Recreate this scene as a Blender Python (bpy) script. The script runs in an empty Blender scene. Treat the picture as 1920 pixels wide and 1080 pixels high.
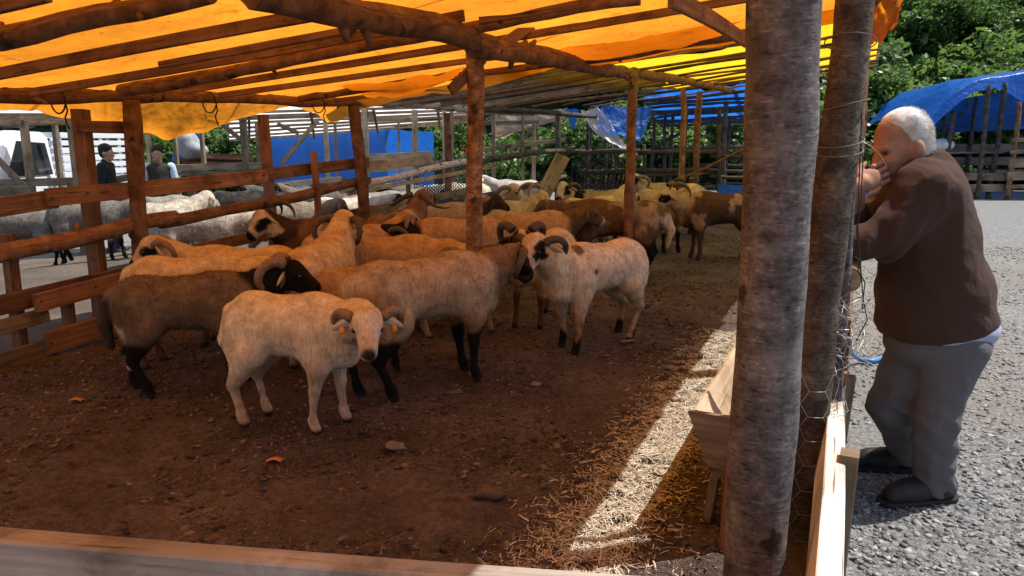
import bpy, math, random
import numpy as np
from mathutils import Vector, Matrix

# ------------------------------------------------------------------ camera, sky, sun, exposure
SC = bpy.context.scene
COL = SC.collection
CAM_H = 1.5
PITCH = math.radians(11.17)
FPX = 1387.0                      # focal length in pixels of the 1920 px frame

cam_data = bpy.data.cameras.new("camera")
cam = bpy.data.objects.new("camera", cam_data)
COL.objects.link(cam)
cam.location = (0, 0, CAM_H)
cam.rotation_euler = (math.pi / 2 - PITCH, 0, 0)
cam_data.sensor_width = 36.0
cam_data.lens = FPX / 1920 * 36.0
cam_data.clip_start = 0.05
cam_data.clip_end = 1500
SC.camera = cam

SUN_AZ = math.radians(14)         # from +X towards +Y
SUN_EL = math.radians(63)
sun_dir = Vector((math.cos(SUN_EL) * math.cos(SUN_AZ), math.cos(SUN_EL) * math.sin(SUN_AZ), math.sin(SUN_EL)))
world = bpy.data.worlds.new("World")
SC.world = world
world.use_nodes = True
_nt = world.node_tree
_nt.nodes.clear()
_sky = _nt.nodes.new("ShaderNodeTexSky")
_sky.sky_type = 'NISHITA'
_sky.sun_disc = False
_sky.sun_elevation = SUN_EL
_sky.sun_rotation = math.atan2(sun_dir.x, sun_dir.y)
_bg = _nt.nodes.new("ShaderNodeBackground")
_bg.inputs["Strength"].default_value = 0.14
_wo = _nt.nodes.new("ShaderNodeOutputWorld")
_nt.links.new(_sky.outputs[0], _bg.inputs[0])
_nt.links.new(_bg.outputs[0], _wo.inputs[0])
sun_data = bpy.data.lights.new("sun", 'SUN')
sun_data.energy = 4.9
sun_data.angle = math.radians(0.5)
sun_data.color = (1.0, 0.95, 0.87)
sun = bpy.data.objects.new("sun", sun_data)
COL.objects.link(sun)
sun.rotation_euler = (-sun_dir).to_track_quat('-Z', 'Y').to_euler()
sun.location = (10, 3, 20)
SC.view_settings.view_transform = 'Standard'
SC.view_settings.look = 'None'
SC.view_settings.exposure = 0.4
SC.view_settings.gamma = 1.0
SC.render.engine = 'CYCLES'
SC.cycles.use_denoising = True
SC.cycles.max_bounces = 7
SC.cycles.diffuse_bounces = 4
SC.cycles.glossy_bounces = 2
SC.cycles.transmission_bounces = 4
SC.cycles.transparent_max_bounces = 8
SC.cycles.sample_clamp_indirect = 6.0
SC.cycles.caustics_reflective = False
SC.cycles.caustics_refractive = False

random.seed(7)
RNG = np.random.default_rng(11)

# ------------------------------------------------------------------ coordinates
SP, CP = math.sin(PITCH), math.cos(PITCH)


def ray(px, py):
    a, b = (px - 960) / FPX, (540 - py) / FPX
    return Vector((a, b * SP + CP, b * CP - SP))


def at(px, py, Y):
    """the point of a picture ray that lies Y metres in front of the camera"""
    d = ray(px, py)
    t = Y / d.y
    return Vector((d.x * t, Y, CAM_H + d.z * t))


def gp(px, py, z=0.0):
    d = ray(px, py)
    t = (z - CAM_H) / d.z
    return Vector((d.x * t, d.y * t, z))


ORG = Vector((-3.35, 4.63, 0))
ANG = math.radians(25)
UX, UY = math.sin(ANG), math.cos(ANG)
VX, VY = UY, -UX


def uv(u, v, z=0.0):
    return Vector((ORG.x + UX * u + VX * v, ORG.y + UY * u + VY * v, z))


def to_uv(x, y):
    dx, dy = x - ORG.x, y - ORG.y
    return dx * UX + dy * UY, dx * VX + dy * VY


RZ0, RZU, RZV = 1.80, 0.036, 0.115


def zroof(u, v):
    return RZ0 + RZU * u + RZV * v


def roofpt(px, py, dz=0.0):
    d = ray(px, py)
    gx = RZU * UX + RZV * VX
    gy = RZU * UY + RZV * VY
    c0 = RZ0 - RZU * (ORG.x * UX + ORG.y * UY) - RZV * (ORG.x * VX + ORG.y * VY) + dz
    t = (c0 - CAM_H) / (d.z - gx * d.x - gy * d.y)
    return Vector((d.x * t, d.y * t, CAM_H + d.z * t))


def fence_pt(px, py, v=0.0):
    """the point of a picture ray in the vertical plane of the shelter's long side at offset v"""
    d = ray(px, py)
    k = ORG.x * VX + ORG.y * VY + v
    t = k / (d.x * VX + d.y * VY)
    return Vector((d.x * t, d.y * t, CAM_H + d.z * t))


def sstep(a, b, x):
    t = np.clip((np.asarray(x, float) - a) / (b - a), 0, 1)
    return t * t * (3 - 2 * t)


def ground_h(x, y):
    x = np.asarray(x, float)
    y = np.asarray(y, float)
    v = (x - ORG.x) * VX + (y - ORG.y) * VY
    low = -0.4 * sstep(-3.2, -6.5, v) * sstep(2, 8, y)
    return low


# ------------------------------------------------------------------ noise
def _hash(ix, iy, iz, seed):
    n = (ix * 374761393 + iy * 668265263 + iz * 2147483647 + seed * 974711) & 0xFFFFFFFF
    n = ((n ^ (n >> 13)) * 1274126177) & 0xFFFFFFFF
    n = n ^ (n >> 16)
    return (n & 0xFFFF) / 65535.0


def vnoise(p, freq=1.0, seed=0):
    p = np.asarray(p, float) * freq
    i = np.floor(p).astype(np.int64)
    f = p - i
    f = f * f * (3 - 2 * f)
    r = 0
    for dx in (0, 1):
        wx = f[..., 0] if dx else 1 - f[..., 0]
        for dy in (0, 1):
            wy = f[..., 1] if dy else 1 - f[..., 1]
            for dz in (0, 1):
                wz = f[..., 2] if dz else 1 - f[..., 2]
                r = r + wx * wy * wz * _hash(i[..., 0] + dx, i[..., 1] + dy, i[..., 2] + dz, seed)
    return r


def fbm(p, freq=1.0, seed=0, octv=3):
    a, s, t = 1.0, 0, 0
    for o in range(octv):
        s = s + a * vnoise(p, freq * 2 ** o, seed + o)
        t += a
        a *= 0.5
    return s / t


# ------------------------------------------------------------------ materials
def new_mat(name):
    m = bpy.data.materials.new(name)
    m.use_nodes = True
    nt = m.node_tree
    nt.nodes.clear()
    out = nt.nodes.new("ShaderNodeOutputMaterial")
    return m, nt, out


def N(nt, typ, **kw):
    n = nt.nodes.new(typ)
    for k, v in kw.items():
        if k.startswith("i_"):
            n.inputs[k[2:].replace("_", " ")].default_value = v
        else:
            setattr(n, k, v)
    return n


def ramp(nt, stops, interp='LINEAR'):
    n = nt.nodes.new("ShaderNodeValToRGB")
    cr = n.color_ramp
    cr.interpolation = interp
    while len(cr.elements) < len(stops):
        cr.elements.new(0.5)
    for e, (p, c) in zip(cr.elements, stops):
        e.position = p
        e.color = (c[0], c[1], c[2], 1)
    return n


def mixc(nt, fac, a, b, blend='MIX'):
    n = nt.nodes.new("ShaderNodeMix")
    n.data_type = 'RGBA'
    n.blend_type = blend
    for sock, val in ((n.inputs[0], fac), (n.inputs[6], a), (n.inputs[7], b)):
        if isinstance(val, (int, float)):
            sock.default_value = val
        elif isinstance(val, tuple):
            sock.default_value = (val[0], val[1], val[2], 1)
        else:
            nt.links.new(val, sock)
    return n.outputs[2]


def bumpn(nt, h, strength, dist):
    b = nt.nodes.new("ShaderNodeBump")
    b.inputs["Strength"].default_value = strength
    b.inputs["Distance"].default_value = dist
    nt.links.new(h, b.inputs["Height"])
    return b.outputs[0]


def principled(nt, out, col, rough=0.8, normal=None, spec=0.3):
    p = nt.nodes.new("ShaderNodeBsdfPrincipled")
    p.inputs["Roughness"].default_value = rough
    p.inputs["Specular IOR Level"].default_value = spec
    if isinstance(col, tuple):
        p.inputs["Base Color"].default_value = (col[0], col[1], col[2], 1)
    else:
        nt.links.new(col, p.inputs["Base Color"])
    if normal is not None:
        nt.links.new(normal, p.inputs["Normal"])
    nt.links.new(p.outputs[0], out.inputs[0])
    return p


def m_wood(name, dark, light, rough=0.8, knots=True, grey=0.0):
    """sawn timber: grain runs along the UV's first axis"""
    m, nt, out = new_mat(name)
    tc = N(nt, "ShaderNodeTexCoord")
    oi = N(nt, "ShaderNodeObjectInfo")
    ad = N(nt, "ShaderNodeVectorMath", operation='ADD')
    mul = N(nt, "ShaderNodeMath", operation='MULTIPLY')
    mul.inputs[1].default_value = 37.0
    nt.links.new(oi.outputs["Random"], mul.inputs[0])
    nt.links.new(tc.outputs["UV"], ad.inputs[0])
    nt.links.new(mul.outputs[0], ad.inputs[1])
    mp = N(nt, "ShaderNodeMapping")
    mp.inputs["Scale"].default_value = (1.6, 38, 1)
    nt.links.new(ad.outputs[0], mp.inputs[0])
    n1 = N(nt, "ShaderNodeTexNoise", i_Scale=1.0, i_Detail=6.0, i_Roughness=0.6, i_Distortion=0.6)
    nt.links.new(mp.outputs[0], n1.inputs["Vector"])
    r1 = ramp(nt, [(0.3, dark), (0.52, tuple((a + b) / 2 for a, b in zip(dark, light))), (0.72, light)])
    nt.links.new(n1.outputs[0], r1.inputs[0])
    n2 = N(nt, "ShaderNodeTexNoise", i_Scale=2.3, i_Detail=4.0)
    nt.links.new(ad.outputs[0], n2.inputs["Vector"])
    r2 = ramp(nt, [(0.35, (0.55, 0.5, 0.45)), (0.65, (1.1, 1.1, 1.1))])
    nt.links.new(n2.outputs[0], r2.inputs[0])
    c = mixc(nt, 0.75, r1.outputs[0], r2.outputs[0], 'MULTIPLY')
    r3 = ramp(nt, [(0.0, (0.72, 0.72, 0.72)), (1.0, (1.2, 1.15, 1.1))])
    nt.links.new(oi.outputs["Random"], r3.inputs[0])
    c = mixc(nt, 0.9, c, r3.outputs[0], 'MULTIPLY')
    if knots:
        vo = N(nt, "ShaderNodeTexVoronoi", i_Scale=1.0)
        mk = N(nt, "ShaderNodeMapping")
        mk.inputs["Scale"].default_value = (2.2, 9, 1)
        nt.links.new(ad.outputs[0], mk.inputs[0])
        nt.links.new(mk.outputs[0], vo.inputs["Vector"])
        rk = ramp(nt, [(0.07, (0.3, 0.22, 0.16)), (0.14, (1, 1, 1))])
        nt.links.new(vo.outputs[0], rk.inputs[0])
        c = mixc(nt, 0.8, c, rk.outputs[0], 'MULTIPLY')
    n4 = N(nt, "ShaderNodeTexNoise", i_Scale=5.0, i_Detail=9.0, i_Roughness=0.7, i_Distortion=0.4)
    nt.links.new(ad.outputs[0], n4.inputs["Vector"])
    r4 = ramp(nt, [(0.36, (0.42, 0.36, 0.32)), (0.5, (1, 1, 1)), (0.62, (1, 1, 1)), (0.72, (1.15, 1.2, 1.25))])
    nt.links.new(n4.outputs[0], r4.inputs[0])
    c = mixc(nt, 0.75, c, r4.outputs[0], 'MULTIPLY')
    # drying cracks along the grain
    mc = N(nt, "ShaderNodeMapping")
    mc.inputs["Scale"].default_value = (2.5, 60, 1)
    nt.links.new(ad.outputs[0], mc.inputs[0])
    n5 = N(nt, "ShaderNodeTexNoise", i_Scale=1.0, i_Detail=2.0)
    nt.links.new(mc.outputs[0], n5.inputs["Vector"])
    r5 = ramp(nt, [(0.3, (0.25, 0.2, 0.17)), (0.34, (1, 1, 1))])
    nt.links.new(n5.outputs[0], r5.inputs[0])
    c = mixc(nt, 0.85, c, r5.outputs[0], 'MULTIPLY')
    nb = bumpn(nt, n1.outputs[0], 0.6, 0.008)
    principled(nt, out, c, rough, nb, 0.2)
    return m


def m_bark(name, cols, rough=0.9, bands=True, lich=None, bs=0.02, spots=(0.05, 0.04, 0.035)):
    """round pole: bark with horizontal lenticel bands and dark scars, UV = metres along, metres around"""
    m, nt, out = new_mat(name)
    tc = N(nt, "ShaderNodeTexCoord")
    oi = N(nt, "ShaderNodeObjectInfo")
    mul = N(nt, "ShaderNodeMath", operation='MULTIPLY')
    mul.inputs[1].default_value = 53.0
    nt.links.new(oi.outputs["Random"], mul.inputs[0])
    ad = N(nt, "ShaderNodeVectorMath", operation='ADD')
    nt.links.new(tc.outputs["UV"], ad.inputs[0])
    nt.links.new(mul.outputs[0], ad.inputs[1])
    n1 = N(nt, "ShaderNodeTexNoise", i_Scale=8.0, i_Detail=12.0, i_Roughness=0.72)
    nt.links.new(ad.outputs[0], n1.inputs["Vector"])
    r1 = ramp(nt, [(0.36, cols[0]), (0.5, cols[1]), (0.64, cols[2])])
    nt.links.new(n1.outputs[0], r1.inputs[0])
    c = r1.outputs[0]
    h = n1.outputs[0]
    mp = N(nt, "ShaderNodeMapping")
    mp.inputs["Scale"].default_value = (44, 13, 1)
    nt.links.new(ad.outputs[0], mp.inputs[0])
    n2 = N(nt, "ShaderNodeTexNoise", i_Scale=1.0, i_Detail=3.0, i_Distortion=0.8)
    nt.links.new(mp.outputs[0], n2.inputs["Vector"])
    if bands:
        r2 = ramp(nt, [(0.34, (0.6, 0.56, 0.52)), (0.5, (1, 1, 1)), (0.66, (1.12, 1.1, 1.1)), (0.74, (1.7, 1.65, 1.6))])
        nt.links.new(n2.outputs[0], r2.inputs[0])
        c = mixc(nt, 0.6, c, r2.outputs[0], 'MULTIPLY')
    if bands:
        ml = N(nt, "ShaderNodeMapping")
        ml.inputs["Scale"].default_value = (150, 26, 1)
        nt.links.new(ad.outputs[0], ml.inputs[0])
        nl = N(nt, "ShaderNodeTexNoise", i_Scale=1.0, i_Detail=2.0)
        nt.links.new(ml.outputs[0], nl.inputs["Vector"])
        rl = ramp(nt, [(0.33, (0.3, 0.28, 0.26)), (0.38, (1, 1, 1)), (0.62, (1, 1, 1)), (0.67, (1.9, 1.85, 1.8))])
        nt.links.new(nl.outputs[0], rl.inputs[0])
        c = mixc(nt, 0.75, c, rl.outputs[0], 'MULTIPLY')
        ng = N(nt, "ShaderNodeTexNoise", i_Scale=60.0, i_Detail=6.0, i_Roughness=0.75)
        nt.links.new(ad.outputs[0], ng.inputs["Vector"])
        rg = ramp(nt, [(0.35, (0.55, 0.52, 0.5)), (0.6, (1.2, 1.2, 1.2))])
        nt.links.new(ng.outputs[0], rg.inputs[0])
        c = mixc(nt, 0.7, c, rg.outputs[0], 'MULTIPLY')
    vo = N(nt, "ShaderNodeTexVoronoi", i_Scale=5.5, i_Randomness=1.0)
    nv = N(nt, "ShaderNodeTexNoise", i_Scale=14.0, i_Detail=3.0)
    nt.links.new(ad.outputs[0], nv.inputs["Vector"])
    av = N(nt, "ShaderNodeVectorMath", operation='MULTIPLY_ADD')
    nt.links.new(nv.outputs[1], av.inputs[0])
    av.inputs[1].default_value = (0.12, 0.12, 0)
    nt.links.new(ad.outputs[0], av.inputs[2])
    nt.links.new(av.outputs[0], vo.inputs["Vector"])
    rs = ramp(nt, [(0.13, (1, 1, 1)), (0.18, (0.25, 0.25, 0.25)), (0.24, (0, 0, 0))])
    nt.links.new(vo.outputs[0], rs.inputs[0])
    c = mixc(nt, rs.outputs[0], c, spots)
    if lich:
        n3 = N(nt, "ShaderNodeTexNoise", i_Scale=3.0, i_Detail=7.0)
        nt.links.new(ad.outputs[0], n3.inputs["Vector"])
        r3 = ramp(nt, [(0.56, (0, 0, 0)), (0.66, (1, 1, 1))])
        nt.links.new(n3.outputs[0], r3.inputs[0])
        c = mixc(nt, r3.outputs[0], c, lich)
    r4 = ramp(nt, [(0.0, (0.7, 0.7, 0.7)), (1.0, (1.2, 1.15, 1.1))])
    nt.links.new(oi.outputs["Random"], r4.inputs[0])
    c = mixc(nt, 0.9, c, r4.outputs[0], 'MULTIPLY')
    sm = N(nt, "ShaderNodeMath", operation='ADD')
    nt.links.new(h, sm.inputs[0])
    nt.links.new(n2.outputs[0], sm.inputs[1])
    principled(nt, out, c, rough, bumpn(nt, sm.outputs[0], 0.45, bs), 0.15)
    return m


def m_tarp(name, trans, refl, tw=0.75, rough=0.45, stain=0.25, seams=0.0):
    """woven plastic sheet: part of the light goes through; fold creases, stains, welded double seams"""
    m, nt, out = new_mat(name)
    tc = N(nt, "ShaderNodeTexCoord")
    n1 = N(nt, "ShaderNodeTexNoise", i_Scale=0.9, i_Detail=8.0, i_Roughness=0.65)
    nt.links.new(tc.outputs["Object"], n1.inputs["Vector"])
    r1 = ramp(nt, [(0.3, (1 - stain,) * 3), (0.68, (1.0, 1.0, 1.0))])
    nt.links.new(n1.outputs[0], r1.inputs[0])
    ct = mixc(nt, 1.0, r1.outputs[0], trans, 'MULTIPLY')
    # dirt specks and streaks
    n3 = N(nt, "ShaderNodeTexNoise", i_Scale=9.0, i_Detail=6.0, i_Distortion=1.5)
    nt.links.new(tc.outputs["Object"], n3.inputs["Vector"])
    r3 = ramp(nt, [(0.28, (0.6, 0.55, 0.5)), (0.42, (1, 1, 1))])
    nt.links.new(n3.outputs[0], r3.inputs[0])
    ct = mixc(nt, 0.8, ct, r3.outputs[0], 'MULTIPLY')
    # folding creases
    nd = N(nt, "ShaderNodeTexNoise", i_Scale=1.4, i_Detail=2.0)
    nt.links.new(tc.outputs["Object"], nd.inputs["Vector"])
    ma = N(nt, "ShaderNodeVectorMath", operation='MULTIPLY_ADD')
    nt.links.new(nd.outputs[1], ma.inputs[0])
    ma.inputs[1].default_value = (0.5, 0.5, 0.5)
    nt.links.new(tc.outputs["Object"], ma.inputs[2])
    vo = N(nt, "ShaderNodeTexVoronoi", feature='DISTANCE_TO_EDGE', i_Scale=2.1)
    nt.links.new(ma.outputs[0], vo.inputs["Vector"])
    rc = ramp(nt, [(0.0, (0, 0, 0)), (0.06, (1, 1, 1))])
    nt.links.new(vo.outputs[0], rc.inputs[0])
    if seams:
        sx = N(nt, "ShaderNodeSeparateXYZ")
        nt.links.new(tc.outputs["UV"], sx.inputs[0])
        mm = N(nt, "ShaderNodeMath", operation='MULTIPLY')
        mm.inputs[1].default_value = seams
        nt.links.new(sx.outputs[0], mm.inputs[0])
        fr = N(nt, "ShaderNodeMath", operation='FRACT')
        nt.links.new(mm.outputs[0], fr.inputs[0])
        rs = ramp(nt, [(0.0, (0.62, 0.55, 0.5)), (0.018, (0.62, 0.55, 0.5)), (0.02, (1, 1, 1))], 'CONSTANT')
        nt.links.new(fr.outputs[0], rs.inputs[0])
        ct = mixc(nt, 1.0, ct, rs.outputs[0], 'MULTIPLY')
    n2 = N(nt, "ShaderNodeTexNoise", i_Scale=5.0, i_Detail=6.0)
    nt.links.new(tc.outputs["Object"], n2.inputs["Vector"])
    hs = N(nt, "ShaderNodeMath", operation='MULTIPLY_ADD')
    nt.links.new(rc.outputs[0], hs.inputs[0])
    hs.inputs[1].default_value = 0.1
    nt.links.new(n2.outputs[0], hs.inputs[2])
    nb = bumpn(nt, hs.outputs[0], 0.7, 0.05)
    tr = N(nt, "ShaderNodeBsdfTranslucent")
    nt.links.new(ct, tr.inputs[0])
    nt.links.new(nb, tr.inputs["Normal"])
    p = nt.nodes.new("ShaderNodeBsdfPrincipled")
    p.inputs["Base Color"].default_value = (*refl, 1)
    p.inputs["Roughness"].default_value = rough
    nt.links.new(nb, p.inputs["Normal"])
    mx = N(nt, "ShaderNodeMixShader")
    mx.inputs[0].default_value = tw
    nt.links.new(p.outputs[0], mx.inputs[1])
    nt.links.new(tr.outputs[0], mx.inputs[2])
    nt.links.new(mx.outputs[0], out.inputs[0])
    return m


def m_plain(name, col, rough=0.7, nscale=None, var=0.25, bump=0.0, spec=0.3, coord="Object", metal=0.0):
    m, nt, out = new_mat(name)
    c, nb = col, None
    if nscale:
        tc = N(nt, "ShaderNodeTexCoord")
        n1 = N(nt, "ShaderNodeTexNoise", i_Scale=nscale, i_Detail=6.0, i_Roughness=0.6)
        nt.links.new(tc.outputs[coord], n1.inputs["Vector"])
        r1 = ramp(nt, [(0.3, tuple(x * (1 - var) for x in col)), (0.7, tuple(min(1, x * (1 + var)) for x in col))])
        nt.links.new(n1.outputs[0], r1.inputs[0])
        c = r1.outputs[0]
        if bump:
            nb = bumpn(nt, n1.outputs[0], 0.6, bump)
    p = principled(nt, out, c, rough, nb, spec)
    p.inputs["Metallic"].default_value = metal
    return m


def m_fleece(name, rough=0.95, bump=0.006, scale=70.0, wool=False):
    """coat colours come from the animal's own markings (point colours)"""
    m, nt, out = new_mat(name)
    a = N(nt, "ShaderNodeAttribute", attribute_name="Col")
    tc = N(nt, "ShaderNodeTexCoord")
    n1 = N(nt, "ShaderNodeTexNoise", i_Scale=scale, i_Detail=3.0)
    n2 = N(nt, "ShaderNodeTexNoise", i_Scale=14.0, i_Detail=4.0)
    nt.links.new(tc.outputs["Object"], n2.inputs["Vector"])
    if wool:
        mp = N(nt, "ShaderNodeMapping")
        mp.inputs["Scale"].default_value = (1.0, 1.0, 0.28)
        nt.links.new(tc.outputs["Object"], mp.inputs[0])
        nt.links.new(mp.outputs[0], n1.inputs["Vector"])
        n1.inputs["Distortion"].default_value = 0.7
        n1.inputs["Detail"].default_value = 5.0
    else:
        nt.links.new(tc.outputs["Object"], n1.inputs["Vector"])
    r = ramp(nt, [(0.3, (0.66, 0.6, 0.52)), (0.65, (1.08, 1.08, 1.08))])
    nt.links.new(n2.outputs[0], r.inputs[0])
    c = mixc(nt, 0.85, a.outputs[0], r.outputs[0], 'MULTIPLY')
    if wool:
        r3 = ramp(nt, [(0.36, (0.6, 0.52, 0.42)), (0.55, (1.05, 1.05, 1.05))])
        nt.links.new(n1.outputs[0], r3.inputs[0])
        c = mixc(nt, 0.5, c, r3.outputs[0], 'MULTIPLY')
    principled(nt, out, c, rough, bumpn(nt, n1.outputs[0], 0.8 if wool else 0.6, bump), 0.1)
    return m


def m_cloth(name, col, weave=220.0, fold=7.0, rough=0.9, var=0.18):
    m, nt, out = new_mat(name)
    tc = N(nt, "ShaderNodeTexCoord")
    n1 = N(nt, "ShaderNodeTexNoise", i_Scale=weave, i_Detail=2.0)
    nt.links.new(tc.outputs["Object"], n1.inputs["Vector"])
    n2 = N(nt, "ShaderNodeTexNoise", i_Scale=fold, i_Detail=4.0, i_Distortion=1.2)
    nt.links.new(tc.outputs["Object"], n2.inputs["Vector"])
    r = ramp(nt, [(0.3, tuple(x * (1 - var) for x in col)), (0.7, tuple(x * (1 + var) for x in col))])
    nt.links.new(n1.outputs[0], r.inputs[0])
    b1 = bumpn(nt, n1.outputs[0], 0.25, 0.002)
    b = nt.nodes.new("ShaderNodeBump")
    b.inputs["Strength"].default_value = 0.5
    b.inputs["Distance"].default_value = 0.018
    nt.links.new(n2.outputs[0], b.inputs["Height"])
    nt.links.new(b1, b.inputs["Normal"])
    p = principled(nt, out, r.outputs[0], rough, b.outputs[0], 0.15)
    p.inputs["Sheen Weight"].default_value = 0.04
    return m


def m_leaf(name, stops, trans=(0.1, 0.2, 0.02)):
    m, nt, out = new_mat(name)
    g = N(nt, "ShaderNodeNewGeometry")
    oi = N(nt, "ShaderNodeObjectInfo")
    r = ramp(nt, stops)
    nt.links.new(g.outputs["Random Per Island"], r.inputs[0])
    r2 = ramp(nt, [(0, (0.75, 0.8, 0.8)), (1, (1.15, 1.1, 0.9))])
    nt.links.new(oi.outputs["Random"], r2.inputs[0])
    c = mixc(nt, 1.0, r.outputs[0], r2.outputs[0], 'MULTIPLY')
    p = nt.nodes.new("ShaderNodeBsdfPrincipled")
    p.inputs["Roughness"].default_value = 0.42
    nt.links.new(c, p.inputs["Base Color"])
    t = N(nt, "ShaderNodeBsdfTranslucent")
    t.inputs[0].default_value = (*trans, 1)
    mx = N(nt, "ShaderNodeMixShader")
    mx.inputs[0].default_value = 0.42
    nt.links.new(p.outputs[0], mx.inputs[1])
    nt.links.new(t.outputs[0], mx.inputs[2])
    nt.links.new(mx.outputs[0], out.inputs[0])
    return m


def m_dirt(name, stops, straw=(0.34, 0.25, 0.13), straw_amt=0.6, bs=0.03):
    m, nt, out = new_mat(name)
    tc = N(nt, "ShaderNodeTexCoord")
    n1 = N(nt, "ShaderNodeTexNoise", i_Scale=1.3, i_Detail=10.0, i_Roughness=0.65)
    nt.links.new(tc.outputs["Object"], n1.inputs["Vector"])
    n2 = N(nt, "ShaderNodeTexNoise", i_Scale=30.0, i_Detail=12.0, i_Roughness=0.78)
    nt.links.new(tc.outputs["Object"], n2.inputs["Vector"])
    s = N(nt, "ShaderNodeMath", operation='MULTIPLY_ADD')
    nt.links.new(n2.outputs[0], s.inputs[0])
    s.inputs[1].default_value = 0.55
    s2 = N(nt, "ShaderNodeMath", operation='MULTIPLY')
    s2.inputs[1].default_value = 0.45
    nt.links.new(n1.outputs[0], s2.inputs[0])
    nt.links.new(s2.outputs[0], s.inputs[2])
    r = ramp(nt, stops)
    nt.links.new(s.outputs[0], r.inputs[0])
    # pale chopped bits
    vo = N(nt, "ShaderNodeTexVoronoi", i_Scale=190.0)
    nt.links.new(tc.outputs["Object"], vo.inputs["Vector"])
    rv = ramp(nt, [(0.0, (0, 0, 0)), (0.93, (0, 0, 0)), (0.96, (straw_amt,) * 3)])
    sep = N(nt, "ShaderNodeSeparateColor")
    nt.links.new(vo.outputs["Color"], sep.inputs[0])
    nt.links.new(sep.outputs[0], rv.inputs[0])
    c = mixc(nt, rv.outputs[0], r.outputs[0], straw)
    h = N(nt, "ShaderNodeMath", operation='ADD')
    nt.links.new(n2.outputs[0], h.inputs[0])
    nt.links.new(vo.outputs["Distance"], h.inputs[1])
    principled(nt, out, c, 0.95, bumpn(nt, h.outputs[0], 0.9, bs), 0.15)
    return m


def m_gravel(name):
    m, nt, out = new_mat(name)
    tc = N(nt, "ShaderNodeTexCoord")
    vo = N(nt, "ShaderNodeTexVoronoi", i_Scale=62.0)
    nt.links.new(tc.outputs["Object"], vo.inputs["Vector"])
    r = ramp(nt, [(0.0, (0.1, 0.105, 0.105)), (0.4, (0.2, 0.203, 0.203)), (0.75, (0.27, 0.268, 0.262)), (1.0, (0.38, 0.375, 0.365))])
    sep = N(nt, "ShaderNodeSeparateColor")
    nt.links.new(vo.outputs["Color"], sep.inputs[0])
    nt.links.new(sep.outputs[0], r.inputs[0])
    n1 = N(nt, "ShaderNodeTexNoise", i_Scale=0.55, i_Detail=7.0, i_Roughness=0.6)
    nt.links.new(tc.outputs["Object"], n1.inputs["Vector"])
    r1 = ramp(nt, [(0.4, (0, 0, 0)), (0.62, (0.75, 0.75, 0.75))])
    nt.links.new(n1.outputs[0], r1.inputs[0])
    c = mixc(nt, r1.outputs[0], r.outputs[0], (0.23, 0.21, 0.185))
    n2 = N(nt, "ShaderNodeTexNoise", i_Scale=90.0, i_Detail=4.0)
    nt.links.new(tc.outputs["Object"], n2.inputs["Vector"])
    r2 = ramp(nt, [(0.3, (0.7, 0.7, 0.7)), (0.7, (1.15, 1.15, 1.15))])
    nt.links.new(n2.outputs[0], r2.inputs[0])
    c = mixc(nt, 0.8, c, r2.outputs[0], 'MULTIPLY')
    n3 = N(nt, "ShaderNodeTexNoise", i_Scale=48.0, i_Detail=9.0, i_Roughness=0.72)
    nt.links.new(tc.outputs["Object"], n3.inputs["Vector"])
    principled(nt, out, c, 0.9, bumpn(nt, n3.outputs[0], 0.9, 0.02), 0.2)
    return m


def m_island(name, stops, rough=0.9):
    m, nt, out = new_mat(name)
    g = N(nt, "ShaderNodeNewGeometry")
    r = ramp(nt, stops)
    nt.links.new(g.outputs["Random Per Island"], r.inputs[0])
    tc = N(nt, "ShaderNodeTexCoord")
    n2 = N(nt, "ShaderNodeTexNoise", i_Scale=120.0, i_Detail=3.0)
    nt.links.new(tc.outputs["Object"], n2.inputs["Vector"])
    r2 = ramp(nt, [(0.3, (0.7, 0.7, 0.7)), (0.7, (1.15, 1.15, 1.15))])
    nt.links.new(n2.outputs[0], r2.inputs[0])
    c = mixc(nt, 0.7, r.outputs[0], r2.outputs[0], 'MULTIPLY')
    principled(nt, out, c, rough, None, 0.2)
    return m


M = {}
M['sawn'] = m_wood("sawn_timber", (0.15, 0.078, 0.047), (0.35, 0.2, 0.125))
M['pale'] = m_wood("pale_timber", (0.42, 0.32, 0.22), (0.66, 0.54, 0.4))
M['grey'] = m_wood("weathered_timber", (0.16, 0.12, 0.085), (0.36, 0.29, 0.21))
M['bleach'] = m_wood("bleached_timber", (0.6, 0.57, 0.53), (0.86, 0.83, 0.79))
M['olive'] = m_wood("old_plank", (0.22, 0.19, 0.1), (0.4, 0.35, 0.22))
M['board'] = m_wood("front_board", (0.27, 0.26, 0.25), (0.48, 0.46, 0.43))
M['log'] = m_bark("brown_pole_bark", ((0.09, 0.045, 0.025), (0.19, 0.1, 0.055), (0.3, 0.17, 0.1)), bands=False, bs=0.012)
M['peeled'] = m_bark("peeled_pole", ((0.2, 0.12, 0.07), (0.34, 0.22, 0.13), (0.46, 0.32, 0.2)), bands=False, bs=0.008)
M['birch'] = m_bark("white_pole_bark", ((0.3, 0.26, 0.23), (0.55, 0.5, 0.46), (0.7, 0.66, 0.62)), bs=0.01, spots=(0.08, 0.06, 0.05))
M['trunk'] = m_bark("grey_trunk_bark", ((0.075, 0.066, 0.066), (0.14, 0.125, 0.125), (0.22, 0.2, 0.2)), lich=(0.22, 0.205, 0.2), bs=0.005)
M['post2'] = m_bark("dark_post_bark", ((0.06, 0.045, 0.035), (0.12, 0.09, 0.07), (0.2, 0.16, 0.13)), bs=0.01)
M['centre'] = m_bark("red_post_bark", ((0.12, 0.06, 0.035), (0.24, 0.13, 0.08), (0.4, 0.27, 0.19)), bs=0.012)
M['darkpole'] = m_bark("dark_pole_bark", ((0.035, 0.03, 0.026), (0.07, 0.06, 0.05), (0.13, 0.11, 0.09)), bands=False, bs=0.01)
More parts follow.
